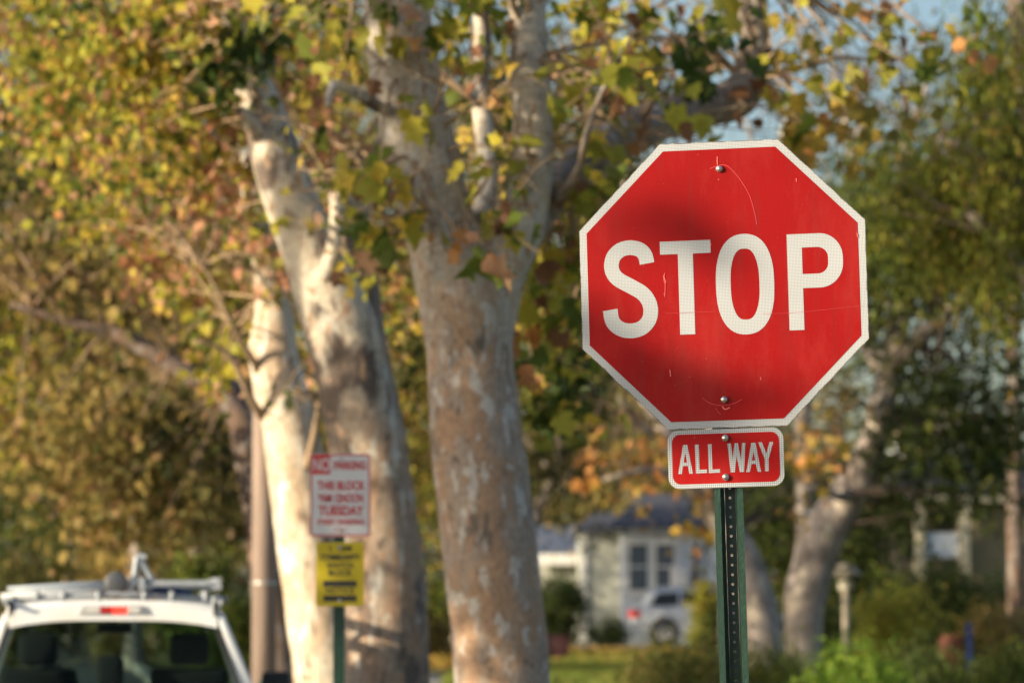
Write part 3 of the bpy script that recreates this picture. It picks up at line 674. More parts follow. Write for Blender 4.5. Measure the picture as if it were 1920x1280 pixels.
build_crown(t3, [sp(505,510,Y3-.5,45,70,.3,80,12,.10,.11,'pink',ntw=4), sp(470,410,Y3-.4,50,60,.3,90,12,.11,.11,'mix',ntw=4), 
    sp(320,430,Y3+1.3,120,130,.8, 520,34,.17,.105,'pink',ntw=14), sp(385,520,Y3+1.2,80,110,.6, 380,26,.16,.105,'mix',ntw=10),
    sp(220,240,Y3+1.2,150,150,1.2, 800,44,.2,.10,'mix',ntw=10), sp(120,120,Y3,150,130,1.3, 800,40,.21,.10,'yg',ntw=8),
    sp(180,370,Y3,110,70,.9, 300,20,.17,.10,'yg',ntw=10), sp(575,640,Y3+1.0,60,110,.5, 100,14,.12,.105,'pink',ntw=8),
    sp(550,470,Y3+1,40,60,.5, 60,12,.14,.105,'mix',ntw=6), sp(410,640,Y3+1,45,90,.8, 110,14,.14,.12,'mix',ntw=8),
    sp(520,760,Y3-.6,50,40,.3, 10,5,.06,.11,'dkg',ntw=4), sp(60,20,Y3,160,110,1.3, 500,24,.2,.10,'yg',ntw=6)], 13, T_MAPLE, twigs=A3)

# 4: the grey tree behind the pole with a limb reaching left
Y4 = 42
t4 = tree_root('sycamore_tree', 525, Y4, 'shaded grey street tree behind the brown pole, long limb reaching left', 'tree')
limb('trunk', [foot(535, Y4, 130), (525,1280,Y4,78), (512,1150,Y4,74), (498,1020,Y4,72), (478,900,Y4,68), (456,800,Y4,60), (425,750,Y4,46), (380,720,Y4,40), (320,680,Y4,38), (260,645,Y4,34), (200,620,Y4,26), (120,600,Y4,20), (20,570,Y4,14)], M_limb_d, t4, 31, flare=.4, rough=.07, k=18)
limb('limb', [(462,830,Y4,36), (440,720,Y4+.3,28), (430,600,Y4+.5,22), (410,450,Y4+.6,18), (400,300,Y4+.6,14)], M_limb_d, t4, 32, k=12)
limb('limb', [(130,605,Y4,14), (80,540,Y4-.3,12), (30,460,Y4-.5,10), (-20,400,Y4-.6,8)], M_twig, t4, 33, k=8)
A4 = [at(*p) for p in [(425,750,Y4), (320,680,Y4), (200,620,Y4), (60,580,Y4), (482,600,Y4+.5), (486,450,Y4+.6)]]
build_crown(t4, [
    sp(90,330,Y4,150,110,1.6, 700,40,.25,.14,'olive',ntw=12), sp(200,520,Y4,180,90,1.4, 620,40,.24,.14,'tawny',ntw=22,tr=.02),
    sp(130,800,Y4,150,110,1.5, 1100,44,.26,.12,'tawny',ntw=10), sp(330,820,Y4+.6,130,110,1.5, 900,44,.26,.14,'olive',ntw=10),
    sp(250,960,Y4,180,70,1.4, 700,36,.25,.14,'tawny',ntw=8), sp(60,480,Y4,120,60,1.2, 250,20,.22,.14,'tawny',ntw=22,tr=.022)], 14, T_MAPLE, twigs=A4)

# the brown pole between the street trees
pq = at(495, 1280, 34.5)
pole = thing('utility_pole', (pq.x, 34.5, g(0, 34.5)), 'plain brown wooden pole rising between the creamy trunk and the grey tree', 'utility pole')
M_pole = mat('pole_wood', (.30, .235, .205), .85, noise_=(3, (.23, .175, .15), .4, .65, (6, 6, .5)), bump=(30, .4))
MB().tube([(0,0,0), (-.005,0,3), (-.012,0,6), (-.02,0,9.5)], [.115, .110, .105, .095], 20).build('shaft', M_pole, pole, smooth=True)
MB().tube([(0,0,1.9),(0,0,1.93)], .118, 20).build('band', M_alu, pole, smooth=True)

# ------------------------------------------------------------------ pickup truck
M_tw = mat('truck_white', (.78, .83, .88), .22, noise_=(4, (.74, .74, .73), .4, .7)); M_int = mat('interior', (.035, .038, .040), .8)
M_seat = mat('seat_cloth', (.02, .02, .022), .95); M_gl = glass_mat('cab_glass', (.46, .58, .57), .07)
M_chr = mat('grey_trim', (.45, .46, .48), .35, metal=.4); M_rl = mat('red_lens', (.75, .02, .015), .2, emit=((1, .04, .02), 1.1)); M_dkl = mat('dark_lens', (.40, .015, .012), .2)
M_clear = mat('clear_lens', (.60, .60, .60), .15); M_rack = mat('rack_paint', (.34, .38, .44), .45, noise_=(20, (.24, .28, .33), .4, .7)); M_tire = M_rubber
TY = 24.7; tcx = at(213, 1150, TY).x
YR = 1.72                                  # the cab's rear wall is 1.72 m ahead of the tailgate
HDG = math.atan(.10)
truck = thing('pickup_truck', (tcx + YR * math.sin(HDG), TY - YR * math.cos(HDG), g(0, 23)), 'white pickup truck parked at the kerb, dark rear window and loaded roof rack', 'pickup truck', rotz=HDG)
RZ = 1.752
# lower body and bed
mb = MB(); mb.box((-.90, 0, .42), (.90, .06, 1.10)); mb.build('tailgate', M_tw, truck, bevel=.02)
mb = MB(); mb.box((-.93, .062, .45), (-.86, YR-.03, 1.16)); mb.box((.86, .062, .45), (.93, YR-.03, 1.16)); mb.box((-.86, .062, .50), (.86, YR-.03, .56))
mb.build('cargo_bed', M_tw, truck, bevel=.012)
mb = MB()
mb.prism([(YR, .35), (5.05, .35), (5.12, .55), (5.10, .88), (4.95, .98), (3.75, 1.08), (3.62, 1.12), (YR, 1.14)], 'x', -.92, .92)
mb.build('body', M_tw, truck, bevel=.04)
# cab: roof, pillars
wr, wb = .680, .89
mb = MB()
yr0, yr1 = YR + .10, 3.05                  # roof from rear edge to windscreen header
# rounded roof slab, thicker at the rear header
sec = []
for yy, zt_, hwid in ((yr0-.02, RZ-.045, wr-.01), (yr0+.02, RZ-.012, wr+.005), (yr0+.2, RZ+.005, wr+.02), (2.4, RZ+.012, wr+.02), (2.9, RZ-.005, wr+.01), (3.05, RZ-.03, wr-.01)):
    ring = []
    for i in range(13):
        u = -1 + 2*i/12; ring.append((u*hwid, yy, zt_ - .05*abs(u)**3.2))
    zb_ = zt_ - (.100 if yy < yr0+.1 else .07)
    for i in range(12, -1, -1):
        u = -1 + 2*i/12; ring.append((u*hwid*1.012, yy, zb_ - .05*abs(u)**3.2))
    sec.append(ring)
n = 26; vs = [p for r in sec for p in r]; fs = [(i*n+j, i*n+(j+1) % n, (i+1)*n+(j+1) % n, (i+1)*n+j) for i in range(len(sec)-1) for j in range(n)]
fs += [tuple(range(n)), tuple(range((len(sec)-1)*n, len(sec)*n))]
mb.add(vs, fs); roof = mb.build('roof', M_tw, truck, smooth=False); 
for f in roof.data.polygons: f.use_smooth = False
for s in (-1, 1):                          # rear, middle and windscreen pillars
    mb = MB()
    mb.hexa([(s*(wb-.055), YR, 1.13), (s*(wb+.045), YR+.01, 1.13), (s*(wb+.05), YR+.34, 1.13), (s*(wb-.03), YR+.34, 1.13),
             (s*(wr-.005), YR+.085, RZ-.12), (s*(wr+.035), YR+.10, RZ-.10), (s*(wr+.04), YR+.28, RZ-.09), (s*(wr-.02), YR+.28, RZ-.09)])
    mb.build('rear_pillar', M_tw, truck, bevel=.018)
    mb = MB(); mb.hexa([(s*(wb), 2.95, 1.10), (s*(wb+.04), 2.95, 1.10), (s*(wb+.04), 3.05, 1.10), (s*wb, 3.05, 1.10), (s*wr, 2.66, RZ-.08), (s*(wr+.035), 2.66, RZ-.08), (s*(wr+.035), 2.73, RZ-.08), (s*wr, 2.73, RZ-.08)])
    mb.build('door_pillar', M_black, truck)
    mb = MB(); mb.hexa([(s*(wb-.02), 3.64, 1.10), (s*(wb+.04), 3.60, 1.10), (s*(wb+.04), 3.70, 1.10), (s*(wb-.04), 3.72, 1.10), (s*(wr-.03), 2.98, RZ-.07), (s*(wr+.03), 2.96, RZ-.07), (s*(wr+.02), 3.04, RZ-.07), (s*(wr-.04), 3.05, RZ-.07)])
    mb.build('windscreen_pillar', M_tw, truck, bevel=.012)
    mb = MB(); mb.add([(s*(wb+.02), YR+.345, 1.13), (s*(wb+.01), 3.60, 1.11), (s*(wr+.01), 2.98, RZ-.085), (s*(wr+.01), YR+.285, RZ-.095)], [(0,1,2,3)]); mb.build('side_window', M_gl, truck)
    mb = MB(); mb.box((s*1.12-.10 if s > 0 else -1.22, 3.35, 1.05), (s*1.12+.10 if s > 0 else -1.02, 3.45, 1.25)); mb.build('door_mirror', M_black, truck, bevel=.03)
    mb = MB(); mb.box((min(s*.80, s*.925), -.012, .62), (max(s*.80, s*.925), .10, 1.05)); mb.build('tail_light', M_dkl, truck, bevel=.01)
def glass_y(z): return YR - .004 + .10 * (z - 1.13) / (RZ - .12 - 1.13)
z0, z1 = 1.135, RZ - .100
MB().add([(-wb+.045, glass_y(z0), z0), (wb-.045, glass_y(z0), z0), (wr-.004, glass_y(z1), z1-.035), (wr-.14, glass_y(z1), z1+.002), (-wr+.14, glass_y(z1), z1+.002), (-wr+.004, glass_y(z1), z1-.035)], [(0,1,2,3,4,5)]).build('rear_window', M_gl, truck)
# black ceramic band round the rear glass
mb = MB()
mb.hexa([(-wb+.085, YR-.014, z0-.01), (wb-.085, YR-.014, z0-.01), (wb-.085, YR-.008, z0-.01), (-wb+.085, YR-.008, z0-.01), (-wb+.09, YR-.010, z0+.03), (wb-.09, YR-.010, z0+.03), (wb-.09, YR-.004, z0+.03), (-wb+.09, YR-.004, z0+.03)])
for s in (-1, 1):
    mb.hexa([(s*(wb-.085), YR-.012, z0+.031), (s*(wb-.052), YR-.012, z0+.031), (s*(wb-.052), YR-.007, z0+.031), (s*(wb-.085), YR-.007, z0+.031),
             (s*(wr-.037), glass_y(z1)-.008, z1-.045), (s*(wr-.004), glass_y(z1)-.008, z1-.045), (s*(wr-.004), glass_y(z1)-.003, z1-.045), (s*(wr-.037), glass_y(z1)-.003, z1-.045)])
mb.build('window_seal', M_black, truck)
MB().add([(-wb+.06, 3.66, 1.12), (wb-.06, 3.66, 1.12), (wr-.05, 3.02, RZ-.08), (-wr+.05, 3.02, RZ-.08)], [(0,1,2,3)]).build('windscreen', M_gl, truck)
# interior
MB().box((-.78, YR+.05, .80), (.78, 3.5, .90)).build('cab_floor', M_int, truck)
mb = MB(); mb.prism([(3.15, .90), (3.65, .90), (3.65, 1.10), (3.2, 1.16)], 'x', -.78, .78); mb.build('dashboard', M_int, truck)
def seat(x, w, zt_, y=2.35, hr=True, hw_=.13):
    mb = MB(); mb.prism([(y+.42, .9), (y+.02, .9), (y-.16, zt_), (y-.04, zt_+.02), (y+.12, 1.02), (y+.55, 1.06), (y+.6, .9)], 'x', x-w, x+w); o = mb.build('seat', M_seat, truck, bevel=.05, seg=3)
    if hr:
        mb = MB(); mb.box((x-hw_, y-.20, zt_+.03), (x+hw_, y-.09, zt_+.24)); mb.build('headrest', M_seat, o, bevel=.045, seg=3)
seat(-.50, .26, 1.28); seat(.50, .26, 1.28); seat(-.02, .13, 1.14, 2.0, True, .09); seat(-.28, .2, 1.12, 1.98, False); seat(.30, .2, 1.12, 1.98, False)
MB().box((-.12, 2.9, RZ-.235), (.12, 2.93, RZ-.165)).build('rear_view_mirror', M_black, truck, bevel=.012)
MB().tube([(.0, 2.92, RZ-.16), (0, 2.97, RZ-.10)], .012, 8).build('mirror_stem', M_black, truck)
mb = MB()
for k in range(25):
    a = 2*math.pi*k/24; 
mb.tube([(-.42 + .18*math.cos(2*math.pi*k/20), 3.08 + .06*math.sin(2*math.pi*k/20), 1.12 + .17*math.sin(2*math.pi*k/20)) for k in range(21)], .014, 8); mb.build('steering_wheel', M_int, truck)
# third brake light: clear ends, red centre
zl = RZ - .075; yb = yr0 - .035
bl = MB().prism([(-.235, zl-.032), (-.20, zl+.026), (.20, zl+.026), (.235, zl-.032)], 'y', yb, yb+.03).build('brake_light', M_chr, truck, bevel=.006)
MB().box((-.088, yb-.008, zl-.024), (-.008, yb-.001, zl+.020)).build('dark_red_lens', M_dkl, bl)
MB().box((-.006, yb-.008, zl-.024), (.088, yb-.001, zl+.020)).build('lit_red_lens', M_rl, bl)
MB().box((-.17, yb-.007, zl-.022), (-.092, yb-.001, zl+.018)).build('clear_lens', M_clear, bl); MB().box((.092, yb-.007, zl-.022), (.17, yb-.001, zl+.018)).build('clear_lens', M_clear, bl)
MB().box((wr-.03, yr0-.02, RZ-.12), (wr+.002, yr0+.02, RZ-.03)).build('roof_gasket', M_black, truck)
MB().box((-wr-.002, yr0-.02, RZ-.12), (-wr+.03, yr0+.02, RZ-.03)).build('roof_gasket', M_black, truck)
for (x, y) in ((-.82, .9), (.82, .9), (-.82, 4.15), (.82, 4.15)):
    w_ = MB().lathe([(.30, -.11), (.37, -.09), (.385, 0), (.37, .09), (.30, .11)], (x, y, .385), 'x', 28).build('wheel', M_tire, truck, smooth=True)
    MB().lathe([(.20, -.125), (.23, -.115), (.23, .115), (.20, .125)], (x, y, .385), 'x', 20).build('rim', M_chr, w_)
MB().box((-.88, -.12, .38), (.88, -.005, .52)).build('rear_bumper', M_chr, truck, bevel=.03)
for s in (-1, 1): MB().box((min(s*.62,s*.88), 5.08, .68), (max(s*.62,s*.88), 5.15, .86)).build('headlight', M_clear, truck, bevel=.02)
# roof rack
rk = MB()
zr = RZ + .0
for s in (-1, 1):
    rk.tube([(s*.70, YR+.0, zr-.035), (s*.70, 2.0, zr), (s*.70, 3.1, zr+.02)], .016, 8)
for yy in (YR+.14, 2.3, 3.0):
    rk.tube([(-.74, yy, zr), (.0, yy, zr+.03), (.74, yy, zr)], .013, 8)
    for q_ in (-.5, -.33, -.1, .2, .38, .6): rk.box((q_-.018, yy-.025, zr-.02), (q_+.018, yy+.025, zr+.048))
    for s in (-1, 1): rk.box((s*.66-.02, yy-.02, RZ-.07), (s*.66+.02, yy+.02, zr+.01))
rack = rk.build('roof_rack', M_rack, truck, smooth=True)
# a ladder and folded frame lie on the rack
def tp(x, y, z): return truck.matrix_basis @ Vector((x, y, z))
bpy.context.view_layer.update()
lad = thing('ladder', tp(0, 2.2, zr + .04), 'pale aluminium ladder lying on the roof rack of the white pickup', 'ladder', rotz=HDG)
for s in (0, 1): MB().hexa([(.17+s*.50, -.42, .015), (.20+s*.50, -.42, .015), (.20+s*.50, 2.3, .03), (.17+s*.50, 2.3, .03), (.17+s*.50, -.42, .095), (.20+s*.50, -.42, .095), (.20+s*.50, 2.3, .11), (.17+s*.50, 2.3, .11)]).build('rail', M_rack, lad)
for k in range(8): MB().tube([(.19, -.38+k*.33, .055), (.68, -.38+k*.33, .055)], .022, 8).build('rung', M_rack, lad)
M_pipe = mat('pipe_white', (.46, .50, .55), .4); M_pipe2 = mat('pipe_blue_grey', (.30, .36, .44), .4)
for k, (xa, xb, dy, dz, mm, lab) in enumerate([(-.74, .12, .0, .0, M_pipe, 'white pipe lying across the left of the pickup roof rack, nearest the rear'), (-.70, .20, .12, .045, M_pipe2, 'blue grey pipe lying across the pickup roof rack, topmost of the pipes'), (-.66, .02, .26, .03, M_pipe, 'short white pipe lying furthest forward on the pickup roof rack')]):
    pth = thing('pipe', tp(0, YR + .24 + dy, zr + .035 + dz), lab, 'pipe', rotz=HDG, group='pipes on the pickup roof rack')
    MB().tube([(xa, 0, -.02), ((xa+xb)/2, .02, .01), (xb, .05, .03)], .017, 10).build('tube', mm, pth, smooth=True)
    MB().tube([(xb-.002, .0501, .0301), (xb+.03, .052, .031)], .022, 10).build('coupling', M_black, pth)
for k, (x_, col, lab) in enumerate([(-.02, (.62, .36, .05), 'orange cord coil on the pickup roof near the brake light'), (.22, (.55, .12, .14), 'small pinkish red cord coil on the pickup roof, right of the orange one')]):
    cl_ = thing('cord_coil', tp(x_, YR + .22, RZ + .012), lab, 'cord', rotz=HDG, group='cord coils on the pickup roof')
    for r_ in (.05, .068, .085): MB().tube([(r_*1.5*math.cos(2*math.pi*i/16), r_*.8*math.sin(2*math.pi*i/16), .006 + (r_-.05)*.25) for i in range(17)], .008, 6, cap=False).build('loop', mat('cord', col, .6), cl_, smooth=True)
frm = thing('folding_bracket', tp(.17, 2.0, zr + .015), 'upright pale metal bracket with slanted brace on the pickup roof', 'bracket', rotz=HDG)
M_rk2 = mat('pale_metal', (.46, .53, .60), .4)
MB().tube([(-.06, 0, 0), (-.02, 0, .26)], .017, 8).build('upright', M_rk2, frm); MB().tube([(-.02, 0, .27), (.04, 0, .255)], .015, 8).build('hook', M_rk2, frm)
MB().tube([(.0, .01, .24), (.13, .05, .02)], .019, 8).build('brace', M_rk2, frm); MB().tube([(-.07, .0, .0), (.18, .05, .0)], .018, 8).build('foot_bar', M_rk2, frm)
wlmp = thing('work_lamp', tp(.015, 1.98, zr + .0), 'round grey work lamp standing on the pickup roof rack', 'lamp', rotz=HDG)
MB().lathe([(.03, .05), (.062, .04), (.078, .0), (.078, -.03), (.06, -.04)], (0, 0, .10), 'y', 20).build('lamp_head', mat('lamp_grey', (.07, .08, .10), .5), wlmp, smooth=True)
MB().tube([(0, 0, -.01), (0, 0, .04)], .014, 8).build('stem', M_black, wlmp); MB().box((-.05, -.03, -.015), (.05, .03, 0)).build('base', M_black, wlmp)
rl = thing('tarpaulin_bundle', tp(.36, 1.93, zr + .02), 'rolled dark blue cloth strapped on the pickup roof rack', 'bundle', rotz=HDG)
MB().tube([(-.14, 0, .02), (-.05, 0, .035), (.06, 0, .02), (.16, 0, .01)], [.012, .028, .03, .014], 10).build('rolled_cloth', mat('blue_cloth', (.03, .06, .16), .9), rl, smooth=True)
MB().tube([(-.0, -.031, .03), (-.0, 0, .062), (0, .031, .03)], .004, 6).build('strap', mat('strap', (.4, .3, .2), .8), rl)

# dark green pedestal at the kerb, only its cap in view
gq = at(511, 1267, 28); gp = thing('utility_pedestal', (gq.x, 28, g(0, 28)), 'dark green rounded metal cap of a kerbside pedestal, low beside the brown pole', 'pedestal')
M_gd = mat('dark_green_enamel', (.012, .05, .035), .25)
MB().lathe([(.09, 0), (.085, gq.z-.10), (.098, gq.z-.09), (.098, gq.z-.045), (.085, gq.z-.015), (.05, gq.z)], k=24).build('column', M_gd, gp, smooth=True)
MB().lathe([(.03, gq.z-.002), (.02, gq.z+.014), (.005, gq.z+.018)], k=12).build('knob', M_bolt, gp, smooth=True)

# ------------------------------------------------------------------ houses
def qz(py, Y): return at(960, py, Y).z
def qx(px, Y): return at(px, 640, Y).x
M_hw = mat('house_white', (.66, .73, .84), .7); M_sid = mat('pale_siding', (.44, .46, .42), .8, noise_=(2, (.36, .38, .35), .4, .7, (1, 1, 12)))
M_roof = mat('slate_roof', (.055, .065, .095), .8, noise_=(5, (.09, .09, .11), .4, .7)); M_win = mat('window_glass', (.10, .13, .17), .1, spec=.8)
M_trim = mat('trim_white', (.74, .75, .76), .5)
HY = 115
h1 = thing('white_house', (qx(1230, HY), HY, g(0, HY)), 'small pale house with dark hipped roof and white framed windows behind the silver SUV', 'house')
def W_(name, m, px0, py0, px1, py1, Y, d, parent, bevel=0):
    mb = MB(); mb.box((qx(px0, Y), Y, qz(py1, Y)), (qx(px1, Y), Y + d, qz(py0, Y))); return mb.build(name, m, parent, world=True, bevel=bevel)
W_('wall', M_sid, 1090, 988, 1170, 1215, HY + 1.5, 8, h1)
mb = MB(); mb.box((qx(1164, HY), HY, g(0, HY)-.1), (qx(1460, HY), HY + 9, qz(992, HY))); mb.build('wall', M_hw, h1, world=True)
W_('corner_board', M_trim, 1088, 990, 1100, 1200, HY + 1.4, .1, h1)
wf = W_('window', M_trim, 1168, 1005, 1274, 1118, HY - .08, .08, h1)
for (a, b) in ((1180, 1213), (1229, 1262)):
    pn = W_('pane', M_win, a, 1020, b, 1105, HY - .10, .018, wf)
    mb = MB(); zc = qz(1062, HY); mb.box((qx(a, HY), HY-.12, zc-.03), (qx(b, HY), HY-.102, zc+.03)); mb.build('glazing_bar', M_trim, wf, world=True)
W_('fascia', M_trim, 1150, 984, 1300, 994, HY - .5, .1, h1); W_('downpipe', mat('brown_pipe', (.20, .15, .14), .7), 1297, 1018, 1307, 1180, HY - .2, .15, h1)
W_('meter_box', M_trim, 1256, 1064, 1292, 1108, HY - .35, .2, h1, .02)
def hip(px0, px1, pye, pyr, Y, d, ridge0, ridge1, parent, m=M_roof, th=.12):
    x0, x1, ze, zr_ = qx(px0, Y), qx(px1, Y), qz(pye, Y), qz(pyr, Y + d/2); r0, r1 = qx(ridge0, Y), qx(ridge1, Y)
    vs = [(x0, Y-.6, ze), (x1, Y-.6, ze), (x1, Y+d+.6, ze), (x0, Y+d+.6, ze), (r0, Y+d/2, zr_), (r1, Y+d/2, zr_),
          (x0, Y-.6, ze-th), (x1, Y-.6, ze-th), (x1, Y+d+.6, ze-th), (x0, Y+d+.6, ze-th)]
    return MB().add(vs, [(0,1,5,4),(1,2,5),(2,3,4,5),(3,0,4),(0,6,7,1),(1,7,8,2),(2,8,9,3),(3,9,6,0),(6,9,8,7)]).build('roof', m, parent, world=True)
hip(1142, 1480, 984, 925, HY, 9, 1215, 1400, h1)
hip(1078, 1190, 990, 958, HY + 1.5, 8, 1120, 1150, h1)
h2 = thing('blue_roofed_house', (qx(1050, 140), 140, g(0, 140)), 'distant house with blue grey roof and white eave above the dark hedge', 'house')
W_('wall', M_sid, 985, 1050, 1110, 1190, 140, 8, h2); W_('fascia', M_trim, 980, 1038, 1112, 1058, 139.3, .2, h2)
hip(980, 1112, 1038, 985, 140, 8, 1000, 1100, h2, mat('blue_roof', (.10, .13, .20), .8))
RY = 85
M_tanw = mat('tan_wall', (.30, .25, .15), .85, noise_=(1.5, (.24, .20, .12), .4, .7, (1, 1, 14))); M_cream = mat('cream_trim', (.74, .66, .48), .7)
h3 = thing('porch_house', (qx(1810, RY), RY, g(0, RY)), 'tan house with cream porch beam and columns behind the dark hedge at right', 'house')
MB().box((qx(1805, RY), RY+.02, g(0,RY)-.1), (qx(2010, RY), RY+8, qz(930, RY))).build('wall', M_tanw, h3, world=True)
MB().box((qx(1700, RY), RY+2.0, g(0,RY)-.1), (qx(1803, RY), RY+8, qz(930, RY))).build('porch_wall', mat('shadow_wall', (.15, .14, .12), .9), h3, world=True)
W_('porch_beam', M_cream, 1690, 920, 1900, 940, RY - .6, .35, h3)
for a in (1722, 1806): W_('column', M_cream, a-10, 941, a+10, 1085, RY - .5, .25, h3, .01)
W_('porch_window', M_win, 1748, 950, 1790, 992, RY + 1.93, .05, h3)
W_('railing_panel', M_hw, 1734, 998, 1794, 1045, RY - .35, .05, h3)
hip(1668, 2030, 920, 848, RY, 9, 1760, 1960, h3, mat('brown_roof', (.10, .085, .075), .9))
MB().box((qx(1840, RY+6), RY+5, qz(880,RY)), (qx(1862, RY+6), RY+5.6, qz(820,RY))).build('chimney', mat('brick', (.3,.16,.11), .9), h3, world=True)
sk = 150
h4 = thing('far_house', (qx(1770, sk), sk, g(0, sk)), 'far pale gabled house glimpsed through the leaves above the porch roof', 'house')
MB().box((qx(1700, sk), sk, g(0,sk)), (qx(1850, sk), sk+8, qz(812, sk))).build('wall', M_hw, h4, world=True)
hip(1685, 1865, 812, 765, sk, 8, 1730, 1820, h4, mat('tan_roof', (.34, .28, .22), .9))

# silver SUV in the driveway, tail to the left
UY = 108
ux0 = qx(1183, UY); suv = thing('silver_suv', (ux0, UY, g(0, UY)), 'silver SUV standing side on in the driveway of the pale house', 'car')
M_sil = mat('silver_paint', (.56, .61, .70), .25, metal=.25); M_dg = mat('dark_glass', (.03, .04, .06), .08, spec=.8)
prof = [(0.05, .42), (0, .75), (.06, 1.02), (.22, 1.12), (.52, 1.56), (.72, 1.64), (2.3, 1.66), (2.75, 1.58), (3.35, 1.12), (4.3, .98), (4.5, .80), (4.52, .42)]
body = MB().prism(prof, 'y', 0, 1.75).build('body', M_sil, suv, bevel=.06)
for a in ([(.52,1.14),(.74,1.50),(1.35,1.53),(1.35,1.14)], [(1.42,1.14),(1.42,1.53),(2.2,1.54),(2.25,1.14)], [(2.32,1.14),(2.28,1.54),(2.62,1.50),(3.05,1.14)]):
    for y0 in (-.006, 1.756): MB().flat(a, y0).build('side_window', M_dg, suv)
MB().add([(.10, .15, 1.13), (.10, 1.6, 1.13), (.40, 1.5, 1.54), (.40, .25, 1.54)], [(0,1,2,3)]).build('rear_window', M_dg, suv)
for y0 in (-.02, 1.57): MB().box((-.02, y0, .80), (.26, y0+.2, 1.02)).build('tail_light', mat('suv_red', (.75, .04, .03), .3), suv, bevel=.02)
MB().box((-.06, .02, .42), (.10, 1.73, .62)).build('bumper', M_sil, suv, bevel=.03)
for x in (.95, 3.6):
    for y0 in (.02, 1.53):
        w_ = MB().lathe([(.30, 0), (.355, .03), (.36, .18), (.30, .21)], (x, y0 - .02, .36), 'y', 26).build('wheel', M_rubber, suv, smooth=True)
        MB().lathe([(.22, -.012), (.24, 0), (.24, .2), (.2, .21)], (x, y0 - .02, .36), 'y', 20).build('rim', M_chr, w_)
        MB().lathe([(.42, .0), (.42, .01)], (x, -.004 if y0 < 1 else 1.746, .38), 'y', 26).build('wheel_arch', M_black, suv)
for y0 in (.12, 1.6): MB().tube([(.8, y0, 1.68), (1.6, y0, 1.71), (2.5, y0, 1.67)], .02, 8).build('roof_rail', M_chr, suv)

# ------------------------------------------------------------------ garden lamp, bin, pot
lq = at(1585, 1055, 61); ly = 61; gl0 = g(0, ly); lh = lq.z - gl0
lamp = thing('garden_lamp', (lq.x, ly, gl0), 'pale garden lamp post with wide cap in front of the leaning tree', 'lamp post')
M_lp = mat('lamp_post_paint', (.36, .32, .26), .7)
MB().tube([(0,0,0), (0,0,lh-.42)], .058, 12).build('post', M_lp, lamp, smooth=True)
MB().lathe([(.12, lh-.42), (.13, lh-.39), (.10, lh-.38), (.15, lh-.205), (.14, lh-.203)], k=16).build('lantern', mat('lantern_glass', (.6, .58, .5), .4), lamp)
MB().lathe([(.25, lh-.20), (.255, lh-.16), (.12, lh-.03), (.03, lh)], k=16).build('lamp_cap', M_lp, lamp)
def bin_(name, px, py, Y, w, col, label, cat):
    b = at(px, py, Y); z0 = g(0, Y); h = b.z - z0
    t = thing(name, (b.x, Y, z0), label, cat); m = mat(name + '_plastic', col, .6)
    MB().hexa([(-w*.42,-w*.42,.06),(w*.42,-w*.42,.06),(w*.42,w*.42,.06),(-w*.42,w*.42,.06),(-w/2,-w/2,h*.9),(w/2,-w/2,h*.9),(w/2,w/2,h*.9),(-w/2,w/2,h*.9)]).build('body', m, t, bevel=.03)
    MB().box((-w*.53,-w*.55,h*.9+.003), (w*.53,w*.53,h)).build('lid', m, t, bevel=.02)
    for s in (-1, 1): MB().lathe([(.09,-.03),(.09,.03)], (s*w*.4, w*.42, .09), 'x', 14).build('wheel', M_rubber, t)
bin_('refuse_bin', 1046, 1190, 74, .46, (.045, .012, .016), 'dark maroon refuse bin on the lawn right of the mottled trunk', 'bin')
uq = at(1790, 1190, 60); urn = thing('garden_urn', (uq.x, 60, g(0, 60)), 'round reddish brown garden urn among the shrubs at lower right', 'urn'); uh = uq.z - g(0, 60)
MB().lathe([(.13, 0), (.16, .05), (.10, .12), (.22, uh*.45), (.29, uh*.7), (.27, uh*.88), (.20, uh*.95), (.24, uh)], k=24).build('bowl', mat('terracotta', (.17, .06, .04), .8), urn, smooth=True)
MB().lathe([(.19, uh*.96), (.20, uh*.99), (.05, uh*1.0)], k=16).build('soil', mat('soil', (.05,.035,.025), .95), urn)
bq = at(1818, 1172, 58); bs = thing('garden_stake', (bq.x, 58, g(0, 58)), 'narrow bright blue marker stake beside the reddish garden urn', 'stake'); bh = bq.z - g(0, 58)
MB().hexa([(-.05,-.015,0),(.05,-.015,0),(.05,.015,0),(-.05,.015,0),(-.055,-.015,bh),(.03,-.015,bh),(.03,.015,bh),(-.055,.015,bh)]).build('board', mat('blue_paint', (.015, .05, .20), .5), bs, bevel=.008)
MB().prism([(-.05, bh+.002), (.025, bh+.002), (-.012, bh+.06)], 'y', -.012, .012).build('tip', mat('blue_paint_tip', (.02, .08, .32), .5), bs)

